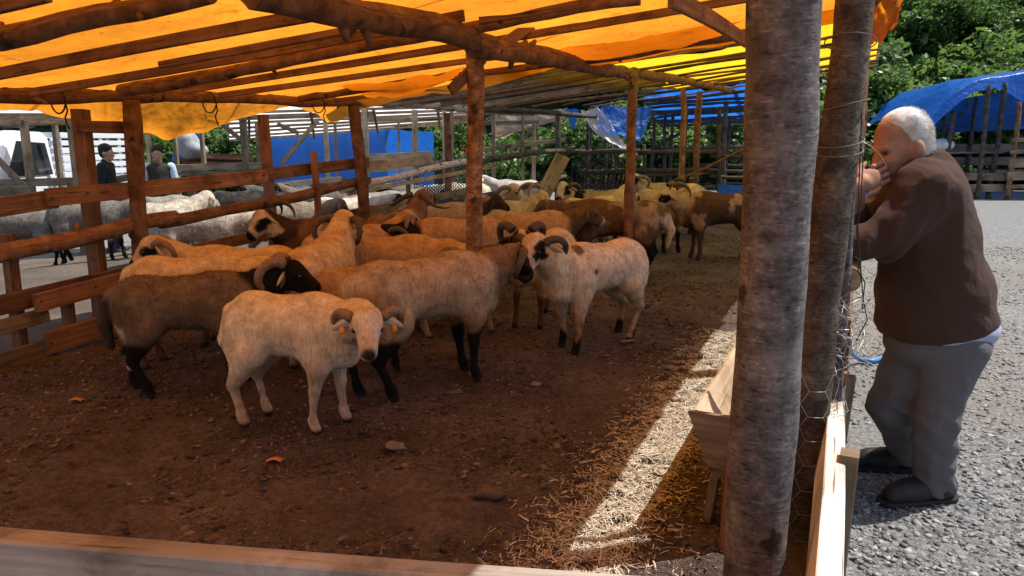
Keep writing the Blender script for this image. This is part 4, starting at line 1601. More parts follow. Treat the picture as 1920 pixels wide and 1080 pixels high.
    if mottle is not None:
        mn = fbm(V + 3.7, mottle[1], 17, 3)
        m = (sstep(mottle[2], mottle[2] + .05, mn) * sstep(.3, .4, V[:, 2]) * (1 - onhead))[:, None]
        C = C * (1 - m) + np.array(mottle[0]) * m
    for (sx, sy, sz, r, c) in spots:
        dd = np.linalg.norm(V - np.array([sx * lx, sy, sz]), axis=1) + (n - .5) * r * 0.9
        m = sstep(r, r * 0.75, dd)[:, None]
        C = C * (1 - m) + np.array(c) * m
    m = sstep(0.05, 0.035, V[:, 2])[:, None]
    C = C * (1 - m) + np.array((0.04, 0.03, 0.024)) * m
    if tailc is not None:
        m = (sstep(-0.44 * lx, -0.47 * lx, V[:, 0]) * sstep(.66, .6, V[:, 2]))[:, None]
        C = C * (1 - m) + np.array(tailc) * m
    me = np_mesh("sheep", V, F, cols=C)
    body = link("sheep", me, M['fleece'], None, True)
    body.location = (x, y, (float(ground_h(x, y)) if gz is None else gz) + 0.038)
    body.rotation_euler = (0, 0, math.radians(head))
    body.scale = (s, s, s)
    tag(body, label, cat, group)

    def kid(name, me, mat, parent=body):
        me["_local"] = 1
        ob = link(name, me, mat, parent)
        ob.location = (0, 0, 0)
        ob.matrix_parent_inverse = Matrix.Identity(4)
        return ob
    if fuzz:
        mk = np.where(onhead & (hf > .03), 0.12, 1.0) * np.where(V[:, 2] < .22, .25, 1.0)
        kid("fleece", tufts(V, F, C, fuzz, flen, 0.0045 if flen < .02 else 0.005, (-0.5, 0, -0.7), rng, mk), M['fleece'])
    for sg in (1, -1):
        if detail:
            kid("eye", ball_mesh(H(.078, .0565 * sg, .03), .0145, 10, 8), M['eye'])
        # ear
        e0 = H(-.005, .055 * sg, .02)
        ed = Sv * sg - Uv * 0.45 - Fv * 0.05
        ed /= np.linalg.norm(ed)
        pts = [Vector(e0 + ed * t * .125 - Uv * .015 * t * t) for t in (0, .2, .45, .7, .9, 1)]
        em = tube_mesh(pts, [.014, .024, .03, .024, .013, .003], 8, flat=1.0)
        co = np.empty(len(em.vertices) * 3)
        em.vertices.foreach_get("co", co)
        co = co.reshape(-1, 3)
        c = np.array(e0)
        q = co - c
        comp = q @ Fv
        co -= np.outer(comp * 0.62, Fv)
        em.vertices.foreach_set("co", co.ravel())
        a = em.color_attributes.new("Col", 'FLOAT_COLOR', 'POINT')
        c4 = np.ones((len(co), 4), np.float32)
        c4[:, :3] = ears
        a.data.foreach_set("color", c4.ravel())
        ear = kid("ear", em, M['hair'])
        if tags:
            tm = ball_mesh(e0 + ed * .07 - Uv * .028 + Fv * .02, .02, 8, 6, (1, .5, 1))
            kid("ear_tag", tm, M['tag'], ear)
        if horns:
            hp_ = []
            hr = []
            nst = 40
            for i in range(nst + 1):
                t = i / nst
                if horns == 'curl':
                    th = math.radians(66 + 270 * t)
                    Rr = .09 * (1 - .18 * t)
                    c = H(-.03, (.046 + .075 * min(1, t * 1.6)) * sg, -.022)
                elif horns == 'big':
                    th = math.radians(70 + 330 * t)
                    Rr = .098 * (1 - .2 * t)
                    c = H(-.075, (.04 + .12 * t) * sg, -.01)
                elif horns == 'back':
                    th = math.radians(85 + 150 * t)
                    Rr = .11 * (1 - .1 * t)
                    c = H(-.09, (.04 + .1 * t) * sg, -.02)
                else:   # wide, swept sideways
                    th = math.radians(90 + 200 * t)
                    Rr = .07 * (1 - .3 * t)
                    c = H(-.05, (.04 + .3 * t) * sg, .0)
                if horns == 'curl':
                    Dv = Fv * .72 - Sv * (sg * .69)
                    c = H(-.02, (.085 + .022 * t) * sg, -.042)
                elif horns == 'big':
                    Dv = Fv * .8 - Sv * (sg * .6)
                    c = H(-.05, (.075 + .05 * t) * sg, -.015)
                else:
                    Dv = Fv
                hp_.append(Vector(c + Dv * (Rr * math.cos(th)) + Uv * (Rr * math.sin(th))))
                hr.append((.027 if horns != 'big' else .034) * (1 - .82 * t ** 1.3) * (1 + .11 * (i % 2)))
            kid("horn", tube_mesh(hp_, hr, 8), M[hornc])
    return body


# --- the ones the picture shows largest
sheep("small white sheep staring at the camera, orange ear tags, nearest of all", -1.13, 3.66, -14, 0.95, 0.76, WHITE, (0.42, 0.29, 0.17), 0.45, legs=(0.5, 0.4, 0.3),
      face=(0.66, 0.56, 0.46), nose=(0.05, 0.03, 0.025), nose_at=.034, neck=(-30, 10), hd=(-66, -27), horns='curl', fuzz=13000, flen=.007, vox=.0125, tags=True, stance=(.02, -.06, .0, -.02),
      spots=((-0.3, -.1, .05, .05, (.5, .4, .3)),))
sheep("dark brown woolly ram with black head and white cheek patch by the board fence", -1.9, 4.22, 14, 0.95, 0.9, (0.18, 0.13, 0.095), (0.075, 0.052, 0.038), 0.7, legs=BLACK, leg_h=.36,
      face=BLACK, nose=BLACK, ears=(0.55, 0.45, 0.35), neckc=BLACK, neck=(6, 22), hd=(-8, -22), horns='big', fuzz=14000, flen=.015, vox=.0135, stance=(.03, -.03, -.07, .05),
      spots=((-0.42, -.1, .42, .075, (.42, .36, .3)), (-0.4, .1, .2, .06, (.5, .4, .3)), (0.62, -.02, .5, .07, (.4, .32, .25))), tailc=(.06, .045, .035))
sheep("cream ram with lowered head behind the dark brown woolly ram", -2.08, 4.72, 4, 0.99, 0.86, CREAM, TAN, 0.5, legs=BROWN, neck=(2, 8), hd=(5, -35), horns='curl', fuzz=6000)
sheep("cream ram facing the board fence, black muzzle and black eye patch", -1.95, 5.28, 186, 0.97, 0.92, CREAM, TAN, 0.6, legs=BROWN, face=(0.6, 0.48, 0.34), eyes=BLACK, nose=BLACK,
      neckc=None, neck=(8, 30), hd=(18, -32), horns='curl', fuzz=6000)
sheep("cream ram seen from behind with its curled horns against the flock", -1.30, 4.93, 88, 1.08, 0.95, CREAM, (0.4, 0.27, 0.15), 0.6, legs=TAN, neck=(0, 38), hd=(-8, -12), horns='curl', hornc='darkhorn', fuzz=8000,
      neckc=None, spots=((0.62, .0, .76, .07, BROWN),))
sheep("tawny ram in side view, head turned with one dark eye patch", -0.98, 5.72, -3, 1.0, 0.98, (0.47, 0.33, 0.18), TAN, 0.5, legs=BROWN, face=CREAM, eyes=BLACK, nose=TAN, neck=(-15, 2), hd=(-50, -30), horns='curl', hornc='horn', fuzz=7000)
sheep("tan ram mostly hidden between the small white sheep and the shaggy ram", -0.98, 4.62, 8, 0.93, 0.9, TAN, BROWN, 0.5, legs=BLACK, neck=(30, 10), hd=(30, -30), fuzz=6000)
sheep("shaggy pale ram with black legs pushing its head behind the centre post", -0.52, 4.26, 40, 1.08, 0.98, (0.44, 0.34, 0.24), DUST, 0.7, legs=BLACK, leg_h=.36, face=DARK, neckc=(0.22, .15, .1), neck=(4, 14), hd=(8, -34), horns='curl', hornc='darkhorn', fuzz=14000, flen=.011, vox=.0135,
      stance=(.04, -.02, -.05, .04))
sheep("black faced ram with white blaze and heavy horns looking at the camera", 0.26, 5.98, 243, 1.0, 0.98, CREAM, TAN, 0.5, legs=BROWN, face=(.05, .035, .028), eyes=BLACK, nose=BLACK, neckc=BROWN, neck=(20, 30), hd=(28, -36), horns='big', hornc='darkhorn', fuzz=7000, blaze=(.6, .5, .42))
sheep("white ram with black nose and black hooves standing clear of the flock", 0.62, 5.24, 222, 1.02, 0.98, WHITE, (0.4, 0.27, 0.16), 0.4, legs=(0.42, .3, .2), leg_h=.3, face=(0.62, .5, .36), eyes=BLACK, nose=BLACK, neck=(-4, 34), hd=(20, -34), horns='curl', hornc='darkhorn', fuzz=14000, flen=.009, vox=.0135,
      stance=(.03, -.04, .05, -.05), spots=((0.31, .1, .03, .14, BLACK), (0.26, -.1, .03, .14, BLACK), (-0.33, .1, .03, .09, BLACK), (-0.38, -.1, .03, .1, BLACK), (.2, .18, .58, .03, BROWN), (0.3, .05, .72, .06, (.2, .12, .07))))
sheep("brown bodied ram with white face and black eye patch beside the fence", -1.72, 6.9, 222, 1.02, 0.95, (0.16, 0.1, 0.06), BROWN, 0.5, legs=BLACK, face=(0.6, .5, .36), eyes=BLACK, nose=BLACK, neckc=DARK, neck=(-4, 36), hd=(-4, -38), horns='back', hornc='darkhorn', fuzz=5000)
sheep("tan ram facing away beside the fence behind the tawny one", -1.42, 6.5, 38, 0.97, 0.92, TAN, (0.3, .17, .09), 0.5, legs=BROWN, neck=(5, 35), hd=(5, -15), horns='curl', fuzz=4500)
sheep("brown ram with widely spread horns facing away", -1.18, 7.35, 68, 1.04, 0.9, (0.24, .15, .09), BROWN, 0.6, legs=DARK, neck=(-4, 48), hd=(-6, 5), horns='wide', hornc='darkhorn', fuzz=5000, spots=((-0.42, 0, .55, .1, DARK), (-.46, 0, .44, .05, WHITE)))
sheep("orange tan ram behind the centre post with black lowered head", -0.52, 6.95, 202, 1.02, 0.98, (0.42, .27, .14), TAN, 0.3, legs=BROWN, face=BLACK, ears=BLACK, nose=BLACK, neckc=BLACK, neck=(4, 6), hd=(10, -32), horns='curl', hornc='darkhorn', fuzz=4000)
sheep("tan ram with dark neck behind the wide horned one", -0.85, 8.45, 4, 1.04, 0.95, (0.4, .29, .17), TAN, 0.5, legs=BROWN, neckc=DARK, face=DARK, neck=(4, 30), hd=(10, -20), horns=None, fuzz=3000)
sheep("pale ram with tightly curled horns at the back beside the leaning plank", -0.33, 9.7, 305, 1.06, 0.9, (0.52, .44, .3), TAN, 0.4, legs=BROWN, nose=TAN, neck=(0, 45), hd=(30, -30), horns='curl', hornc='horn', fuzz=2500)
sheep("yellowish ram with backswept horns looking at the leaning plank", -0.22, 8.6, 24, 1.04, 0.92, (0.5, .42, .25), TAN, 0.4, legs=BROWN, nose=TAN, neck=(0, 36), hd=(0, -40), horns='back', hornc='horn', fuzz=3000)
sheep("orange tan ram with brown face between centre post and mottled ram", 0.2, 7.75, 8, 1.0, 0.9, (0.44, .28, .15), TAN, 0.4, legs=BROWN, face=BROWN, neckc=BROWN, nose=(.5, .4, .3), neck=(2, 22), hd=(-4, -22), horns=None, fuzz=3500)
sheep("big mottled brown and white ram with black hind legs turned away", 1.12, 8.02, 166, 1.13, 1.02, (0.33, .24, .17), BROWN, 0.95, legs=BLACK, leg_h=.42, neck=(-4, 10), hd=(0, -30), face=BROWN, horns=None, fuzz=5000, tailc=(.55, .47, .36), stance=(0, .02, .05, .02), mottle=((.13, .075, .045), 6.0, .5), spots=((-.4, .1, .3, .13, BLACK), (-.4, -.1, .3, .13, BLACK), (-.44, 0, .45, .08, BLACK)))
sheep("greenish tan ram with white blaze and black cheeks by the back poles", 1.22, 10.35, 212, 1.08, 0.95, (0.3, .25, .14), BROWN, 0.5, legs=BLACK, face=(.58, .48, .34), eyes=BLACK, nose=BLACK, neckc=BLACK, neck=(0, 38), hd=(28, -38), horns='curl', hornc='darkhorn', fuzz=2500)
sheep("pale ram showing only its crown behind the mottled ram", 0.95, 9.15, 30, 1.06, 0.85, (0.56, .42, .26), TAN, 0.4, legs=BROWN, neck=(0, 40), hd=(0, -20), horns=None, fuzz=2000)
sheep("ram with white and black patched head farthest back by the posts", 2.55, 11.7, 188, 1.1, 0.95, (0.4, .33, .2), BROWN, 0.5, legs=BLACK, face=(.58, .48, .34), eyes=BLACK, nose=BLACK, neck=(0, 42), hd=(10, -30), horns='curl', hornc='horn', fuzz=1500)
sheep("tan ram with black legs between mottled ram and dark piebald ram", 1.98, 10.0, 296, 1.1, 0.9, (0.42, .33, .19), TAN, 0.5, legs=BLACK, face=CREAM, neck=(0, 34), hd=(-10, -30), horns='back', hornc='darkhorn', fuzz=2500)
sheep("dark piebald ram with pale face standing by the thick trunk post", 2.62, 9.2, 178, 1.14, 0.95, (0.09, .05, .034), DARK, 0.6, legs=(.07, .045, .033), face=(.5, .38, .22), eyes=BLACK, nose=BROWN, neckc=(.4, .28, .16), neck=(8, 18), hd=(20, -34), horns='back', hornc='darkhorn', fuzz=4000,
      mottle=((.33, .21, .15), 7.0, .56))
sheep("small tawny lamb peeping out between centre post and tawny ram", -0.42, 5.55, 20, 0.82, 0.85, (0.5, .35, .19), TAN, 0.4, legs=TAN, nose=TAN, neck=(0, 25), hd=(0, -30), horns=None, fuzz=3000)

# --- the grey flock in the neighbouring pen
G2 = "grey flock in the neighbouring pen"
flock = [
    ("grey sheep with black legs at the outer end of the neighbouring pen", -6.15, 9.4, 178, GREY, BLACK, BLACK),
    ("grey sheep with black legs, second along the outer rail", -5.25, 9.2, 8, GREY, BLACK, GREY),
    ("pale grey sheep behind the square timber post of the fence", -4.75, 10.0, 12, LGREY, BLACK, LGREY),
    ("cream white sheep standing upright beyond the fence's round post", -4.15, 8.9, 70, (0.5, .44, .36), GREY, WHITE),
    ("white fleeced sheep close behind the fence, sunlit back", -3.35, 7.9, 5, (.5, .44, .36), GREY, WHITE),
    ("brown and white sheep close behind the fence in the sun", -2.72, 8.75, 10, (0.3, .25, .2), GREY, GREY),
    ("black sheep among the grey flock", -4.0, 10.9, 20, (.03, .028, .026), BLACK, BLACK),
    ("dark grey sheep with pale saddle behind the black one", -3.6, 12.0, 200, (.1, .095, .09), BLACK, BLACK),
    ("white sheep beyond the square post in the middle of the fence", -2.15, 9.6, 15, WHITE, GREY, BLACK),
    ("brown grey sheep crowding the far side of the neighbouring pen", -2.95, 11.5, 190, (.2, .16, .13), BLACK, DARK),
    ("light grey sheep behind the stake of the fence", -1.95, 10.7, 12, LGREY, BLACK, LGREY),
    ("grey sheep grazing by the white-barked rail", -1.45, 12.2, 175, GREY, BLACK, BLACK),
    ("white sheep with black nose beyond the white-barked rail", -0.85, 13.0, 195, WHITE, BLACK, WHITE),
    ("small dark sheep at the very back of the grey flock", -3.2, 13.4, 10, (.07, .06, .055), BLACK, BLACK),
    ("dusty grey sheep at the back near the planks", -2.2, 13.0, 185, (.22, .2, .18), BLACK, GREY),
    ("white and grey sheep behind the back poles", 0.1, 14.0, 180, (.5, .47, .44), BLACK, WHITE),
]
for k, (lb, x, y, hdg, coat, lg, fc) in enumerate(flock):
    sheep(lb, x, y, hdg, 1.02, 0.95, coat, (.2, .17, .14), 0.5, legs=lg, leg_h=.3, face=fc, neck=(random.uniform(-12, 12), random.choice((5, 20, 30))), hd=(random.uniform(-30, 30), -35),
          horns='curl' if k in (7, 9) else None, hornc='darkhorn', fuzz=2500 if y < 9.5 else 0, flen=.025, vox=.02, group=G2, fat=1.1)

# ------------------------------------------------------------------ people
SKIN = (0.42, 0.24, 0.16)


def colored(name, V, F, col, mat, parent=None, smooth=True, fn=None):
    C = np.tile(np.array(col, float), (len(V), 1))
    if fn is not None:
        C = fn(V, C)
    return link(name, np_mesh(name, V, F, cols=C), M[mat], parent, smooth)


def head_prims(c0, Fv, Uv, k=0.014):
    R = basis(Fv, Uv)
    Fv, Sv, Uv = R
    H = lambda f, sd, u: np.array(c0) + Fv * f + Sv * sd + Uv * u
    P = [ell(H(-.012, 0, .02), (.1, .078, .098), R, .02), ell(H(.03, 0, -.055), (.068, .062, .082), R, .03), ell(H(.052, 0, -.108), (.04, .045, .028), R, .025),
         cone(H(.087, 0, -.02), H(.112, 0, -.058), .009, .015, .012), ell(H(.1, 0, -.06), (.014, .021, .011), R, .008), ell(H(.075, 0, .005), (.022, .05, .012), R, .018),
         ell(H(.086, 0, -.088), (.012, .025, .007), R, .008), ell(H(.084, 0, -.1), (.012, .022, .007), R, .008)]
    for sg in (-1, 1):
        P += [ell(H(-.012, .078 * sg, -.03), (.026, .013, .034), R, .008), ell(H(.062, .04 * sg, -.045), (.03, .022, .022), R, .02),
              ell(H(-.022, .094 * sg, -.024), (.022, .01, .032), R, .006)]
    return P, H, R


def hand_prims(wrist, d, nrm, curl=0.5, spread=1.0, thumb=1, size=1.0, flip=1):
    """palm, four fingers that bend towards -nrm, thumb leaving the side of the palm"""
    d = np.array(d, float)
    d /= np.linalg.norm(d)
    nrm = np.array(nrm, float)
    nrm -= d * (nrm @ d)
    nrm /= np.linalg.norm(nrm)
    sd = np.cross(nrm, d) * flip
    w = np.array(wrist, float)
    P = [cone(w, w + d * .03 * size, .027 * size, .03 * size, .01)]
    R = np.stack([d, sd, nrm])
    P.append(ell(w + d * .055 * size, (.05 * size, .04 * size, .017 * size), R, .012))
    for q, (off, ln) in enumerate(((-.029, .068), (-.0095, .078), (.0105, .073), (.029, .056))):
        p = w + (d * .092 + sd * off * spread) * size
        dirv = d.copy()
        for j, (f, r) in enumerate(((.44, .0098), (.32, .0088), (.24, .0078))):
            a = curl * (0.75 + 0.35 * j)
            c_, s_ = math.cos(a), math.sin(a)
            nd = dirv * c_ - nrm * s_
            nrm2 = nrm
            # rotate the bend plane along
            nxt = p + nd / np.linalg.norm(nd) * ln * f * 1.25 * size
            P.append(cone(p, nxt, r * size, r * .93 * size, .004))
            p = nxt
            dirv = nd / np.linalg.norm(nd)
    tb = w + (d * .03 - sd * .033 * thumb) * size
    t1 = tb + (d * .03 - sd * .022 * thumb - nrm * .012) * size
    t2 = t1 + (d * .028 - sd * .004 * thumb - nrm * .014) * size
    P += [cone(tb, t1, .015 * size, .012 * size, .01), cone(t1, t2, .0115 * size, .0095 * size, .004)]
    return P


def place(o, loc, rz):
    o.location = loc
    o.rotation_euler = (0, 0, rz)


def eye_kids(parent, H, local=True):
    for sg in (-1, 1):
        me = ball_mesh(H(.074, .031 * sg, -.016), .011, 8, 6)
        me["_local"] = 1
        ob = link("eye", me, M['eye'], parent)
        ob.location = (0, 0, 0)
        ob.matrix_parent_inverse = Matrix.Identity(4)


def lkid(name, V, F, col, mat, parent, fn=None):
    C = np.tile(np.array(col, float), (len(V), 1))
    if fn is not None:
        C = fn(V, C)
    me = np_mesh(name, V, F, cols=C)
    me["_local"] = 1
    ob = link(name, me, M[mat] if isinstance(mat, str) else mat, parent, True)
    ob.location = (0, 0, 0)
    ob.matrix_parent_inverse = Matrix.Identity(4)
    return ob


def bystander(label, loc, rz, hair, coat, sleeve, trouser, arm='down', vest=False, height=1.76):
    """standing man, front = +X before turning"""
    Fv, Uv = (1, 0, -0.04), (0, 0, 1)
    P, H, R = head_prims((0.03, 0, 1.62), Fv, Uv)
    P += [cone((0, 0, 1.42), (0.02, 0, 1.54), .06, .055, .03), ell((0, 0, 1.25), (.1, .15, .2), k=.05), ell((0, 0, 1.0), (.1, .14, .14), k=.05)]
    arms = {}
    for sg in (-1, 1):
        sh, elb = (0, .19 * sg, 1.4), (-.03, .25 * sg, 1.12)
        wr = (.1, .24 * sg, .9) if arm == 'down' else (.24, .12 * sg, 1.08)
        arms[sg] = (sh, elb, wr)
        P += [cone(sh, elb, .05, .042, .02), cone(elb, wr, .042, .03, .02)]
        P += hand_prims(wr, np.array(wr) - np.array(elb), (0, sg, 0.2), .35, thumb=-sg)
        P += [cone((0, .09 * sg, .95), (.02, .1 * sg, .5), .08, .055, .03), cone((.02, .1 * sg, .5), (0, .11 * sg, .1), .05, .04, .02), cone((-.03, .11 * sg, .05), (.1, .13 * sg, .04), .04, .035, .02)]
    V, F = sdf_mesh(P, .0095)
    me = np_mesh("person", V, F, cols=np.tile(np.array(SKIN), (len(V), 1)))
    body = link("person", me, M['skin'], None, True)
    s = height / 1.74
    body.scale = (s, s, s)
    place(body, (loc[0], loc[1], float(ground_h(loc[0], loc[1])) + 0.02), rz)
    tag(body, label, "person")
    eye_kids(body, H)
    hp = [ell(H(-.022, 0, .044), (.104, .09, .096), R, .01), ell(H(-.05, 0, -.03), (.06, .078, .07), R, .03)]
    V, F = sdf_mesh(hp, .009, noise=lambda p: .006 * (vnoise(p, 40, 2) - .5))
    lkid("hair", V, F, hair, 'silver', body)
    J = [ell((0, 0, 1.3), (.125, .19, .16), k=.06), ell((.01, 0, 1.1), (.13, .18, .2), k=.06), ell((0, 0, .92), (.13, .185, .1), k=.05), cone((-.01, 0, 1.42), (0, 0, 1.47), .075, .066, .03)]
    for sg in (-1, 1):
        J += [ell((0, .16 * sg, 1.38), (.075, .075, .06), k=.05)]
    S = []
    for sg in (-1, 1):
        sh, elb, wr = arms[sg]
        S += [cone(sh, elb, .07, .058, .03), cone(elb, np.array(elb) + (np.array(wr) - np.array(elb)) * .93, .056, .045, .03)]
    nz = lambda p: .012 * (fbm(p, 9, 4, 2) - .5)
    if not vest:
        V, F = sdf_mesh(J + S, .012, nz)
        lkid("jacket", V, F, (.5, .5, .5), coat, body)
    else:
        V, F = sdf_mesh(J, .012, nz)
        lkid("vest", V, F, (.5, .5, .5), coat, body)
        for sg in (-1, 1):
            V, F = sdf_mesh([q for q in S[(0 if sg < 0 else 2):(2 if sg < 0 else 4)]], .012, nz)
            lkid("sleeve", V, F, (.5, .5, .5), sleeve, body)
    T = [ell((0, 0, .9), (.12, .17, .11), k=.05)]
    for sg in (-1, 1):
        T += [cone((0, .09 * sg, .9), (.02, .1 * sg, .5), .098, .075, .04), cone((.02, .1 * sg, .5), (0, .11 * sg, .09), .073, .062, .03)]
    V, F = sdf_mesh(T, .012, nz)
    lkid("trousers", V, F, (.5, .5, .5), trouser, body)
    for sg in (-1, 1):
        V, F = sdf_mesh([cone((-.04, .11 * sg, .055), (.13, .135 * sg, .04), .052, .045, .02)], .011)
        V[:, 2] = np.maximum(V[:, 2], 0)
        lkid("shoe", V, F, (.5, .5, .5), 'shoe', body)
    return body


M['darkcoat'] = m_cloth("charcoal_coat", (0.018, 0.017, 0.019))
M['olivevest'] = m_cloth("olive_vest", (0.035, 0.033, 0.026))
M['paleblue'] = m_cloth("pale_blue_shirt", (0.45, 0.55, 0.7))
M['navy'] = m_cloth("navy_trouser", (0.03, 0.032, 0.045))
q = at(208, 400, 12.6)
bystander("man in dark jacket standing in profile before the white truck", (q.x, q.y), math.radians(10), (.03, .025, .022), 'darkcoat', 'darkcoat', 'navy', height=1.84)
q = at(306, 400, 13.2)
bystander("man in olive vest and pale blue sleeves facing the pens", (q.x, q.y), math.radians(285), (.02, .018, .016), 'olivevest', 'paleblue', 'navy', arm='fore', vest=True, height=1.8)

# --- the man leaning on the rail: joints first
MY = 3.02
near, far = MY - 0.145, MY + 0.16
hip_n, hip_f = at(1784, 640, MY - .08), at(1738, 640, MY + .08)
knee_n, ank_n = at(1754, 775, MY - .1), at(1752, 898, MY - .08)
knee_f, ank_f = at(1666, 756, MY + .07), at(1702, 856, MY + .2)
sh_n, el_n, wr_n = at(1728, 352, near), at(1662, 452, MY - .19), at(1552, 462, MY - .17)
sh_f, el_f, wr_f = at(1690, 362, far), at(1598, 446, MY + .06), at(1604, 350, MY - .1)
neck_b = at(1722, 318, MY)
hc = at(1684, 270, MY)
A_ = lambda v: np.array(tuple(v))
Fv, Uv = (-0.955, -0.12, -0.27), (-0.27, 0, 0.96)
HPs, HH, HR = head_prims(A_(hc), Fv, Uv)
sc_ = 1.02
# (head scaled a little: a stocky man)
HPs = [(p[0], A_(hc) + (p[1] - A_(hc)) * sc_, *( (A_(hc) + (p[2] - A_(hc)) * sc_, p[3] * sc_, p[4] * sc_, p[5]) if p[0] == 'c' else (p[2] * sc_, p[3], p[4]))) for p in HPs]
HH2 = lambda f, s_, u_: A_(hc) + (HH(f, s_, u_) - A_(hc)) * sc_
P = list(HPs)
P += [cone(A_(neck_b) + np.array([.02, 0, -.05]), A_(hc) + np.array([.03, 0, -.05]), .08, .075, .03),
      ell(A_(at(1735, 400, MY)), (.16, .17, .2), k=.05), ell(A_(at(1748, 560, MY)), (.2, .18, .2), k=.05)]
P += [cone(A_(sh_n), A_(el_n), .06, .05, .02), cone(A_(el_n), A_(wr_n), .048, .033, .02), cone(A_(sh_f), A_(el_f), .06, .05, .02), cone(A_(el_f), A_(wr_f), .048, .034, .02)]
P += hand_prims(A_(wr_n), (-1, .1, .02), (0, -.3, 1), .45, thumb=-1, size=1.08)
# the raised hand closes over the mouth (meshed finer, so that the fingers stay apart)
HPr = [cone(A_(el_f) * .45 + A_(wr_f) * .55, A_(wr_f), .037, .03, .01)] + hand_prims(A_(wr_f), (.86, .12, .42), (-.3, -.93, .12), .42, spread=1.22, thumb=1, size=1.08, flip=-1)
P += [cone(A_(hip_n), A_(knee_n), .09, .06, .03), cone(A_(knee_n), A_(ank_n), .06, .04, .02), cone(A_(hip_f), A_(knee_f), .09, .06, .03), cone(A_(knee_f), A_(ank_f), .06, .04, .02)]
V, F = sdf_mesh(P, .0062)
Vh, Fh = sdf_mesh(HPr, .0034)
F = np.concatenate([F, Fh + len(V)])
V = np.concatenate([V, Vh])


def skin_cols(V, C):
    n = fbm(V, 30, 3, 3)[:, None]
    C = C * (0.85 + 0.3 * n)
    d = np.linalg.norm(V - HH2(.11, 0, -.06), axis=1)
    m = sstep(.05, .02, d)[:, None]
    C = C * (1 - m * .3) + np.array((.5, .2, .14)) * m * .3
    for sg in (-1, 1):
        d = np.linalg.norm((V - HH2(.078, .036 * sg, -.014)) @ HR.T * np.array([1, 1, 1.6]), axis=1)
        C = C * (1 - .45 * sstep(.03, .016, d)[:, None])  # eyelid and socket shade painted into the skin colour round each eye
    rel = (V - A_(hc)) @ HR.T
    line = np.abs(np.sin(rel[:, 2] * 300 + 3 * vnoise(V, 20, 3))) ** 8 * (rel[:, 0] > .05) * (rel[:, 2] > .02)  # forehead wrinkles: crease shade drawn as dark lines in the colour, no relief
    return C * (1 - .25 * line[:, None])


man = colored("person", V, F, (0.40, 0.215, 0.14), 'skin', None, True, skin_cols)
tag(man, "grey haired man in brown jacket leaning on the rail, hand over mouth", "person")
for sg in (-1, 1):
    link("eye", ball_mesh(HH2(.077, .036 * sg, -.014), .0115, 10, 8), M['eye'], man)
# hair: cap of silver hair with strands
hp = [ell(HH2(-.04, 0, .034), (.09, .089, .094), HR, .01), ell(HH2(-.066, 0, -.035), (.05, .08, .072), HR, .03), ell(HH2(-.022, 0, .082), (.066, .062, .042), HR, .04)]
V, F = sdf_mesh(hp, .006, noise=lambda p: .006 * (fbm(p, 45, 2, 2) - .5))
hcol = lambda V, C: C * (0.75 + 0.5 * fbm(V, 60, 8, 2)[:, None])
C = hcol(V, np.tile(np.array((.72, .71, .7)), (len(V), 1)))
hair = link("hair", np_mesh("hair", V, F, cols=C), M['silver'], man, True)
link("strands", tufts(V, F, C, 16000, .016, .0013, tuple(-HR[0] * 1.3 - np.array([0, 0, .9])), RNG, droop=1.0), M['silver'], hair)
for sg in (-1, 1):
    V, F = sdf_mesh([cone(HH2(.088, .014 * sg, .008), HH2(.078, .048 * sg, .01), .006, .004, .003)], .003)
    colored("eyebrow", V, F, (.35, .34, .33), 'silver', man)
# jacket
bk = lambda px, py, dy=0.0: A_(at(px, py, MY + dy))
J = [ell(bk(1734, 385), (.15, .2, .16), k=.08), ell(bk(1742, 460), (.182, .205, .19), k=.08), ell(bk(1751, 545), (.228, .21, .19), k=.08), ell(bk(1754, 600), (.24, .21, .13), k=.05),
     cone(bk(1742, 318), bk(1718, 325), .088, .082, .04), ell(bk(1735, 350), (.11, .165, .09), k=.06)]
J += [cone(A_(sh_n), A_(el_n), .1, .078, .09), cone(A_(el_n), A_(el_n) * .2 + A_(wr_n) * .8, .07, .056, .03), cone(A_(sh_f), A_(el_f), .095, .08, .045), cone(A_(el_f), A_(el_f) * .55 + A_(wr_f) * .45, .075, .06, .03)]


def folds(p):
    q = p - A_(el_n)
    w = np.exp(-(np.linalg.norm(q, axis=1) / .16) ** 2)
    d = q @ np.array([75, 30, -48.0]) + 5 * vnoise(p, 7, 6)
    rid = 1 - np.abs(2 * fbm(p * np.array([1.2, 1.2, .7]), 6.5, 44, 2) - 1) ** .7
    sh = np.exp(-(np.linalg.norm(p - A_(sh_n), axis=1) / .2) ** 2)
    return 0.02 * (fbm(p * np.array([1, 1, 1.6]), 8, 4, 3) - .5) + w * .008 * np.sin(d) - .018 * (rid - .6) * (.45 + w + sh)


V, F = sdf_mesh(J, .0085, folds)
# straight hem
zh = at(1760, 632, MY).z
keep = V[:, 2] > zh - .02
V[:, 2] = np.maximum(V[:, 2], bk(1650, 652)[2] + 0.3 * (V[:, 0] - bk(1650, 600)[0]) + .006 * np.sin(V[:, 0] * 30))
jk = colored("jacket", V, F, (.5, .5, .5), 'jacket', man)
# collar roll and pocket flap
ct = [Vector(bk(1752, 305, -.1)), Vector(bk(1722, 318, -.105)), Vector(bk(1695, 345, -.1)), Vector(bk(1672, 390, -.09)), Vector(bk(1658, 430, -.08))]
link("lapel", tube_mesh(ct, [.012, .016, .018, .016, .008], 8, flat=0.5), M['jacket'], jk, True)
# shirt hem under the jacket
V, F = sdf_mesh([ell(bk(1762, 612), (.226, .198, .105), k=.03)], .011, lambda p: .01 * (fbm(p, 14, 4, 2) - .5))
colored("shirt", V, F, (.5, .5, .5), 'shirt', man)
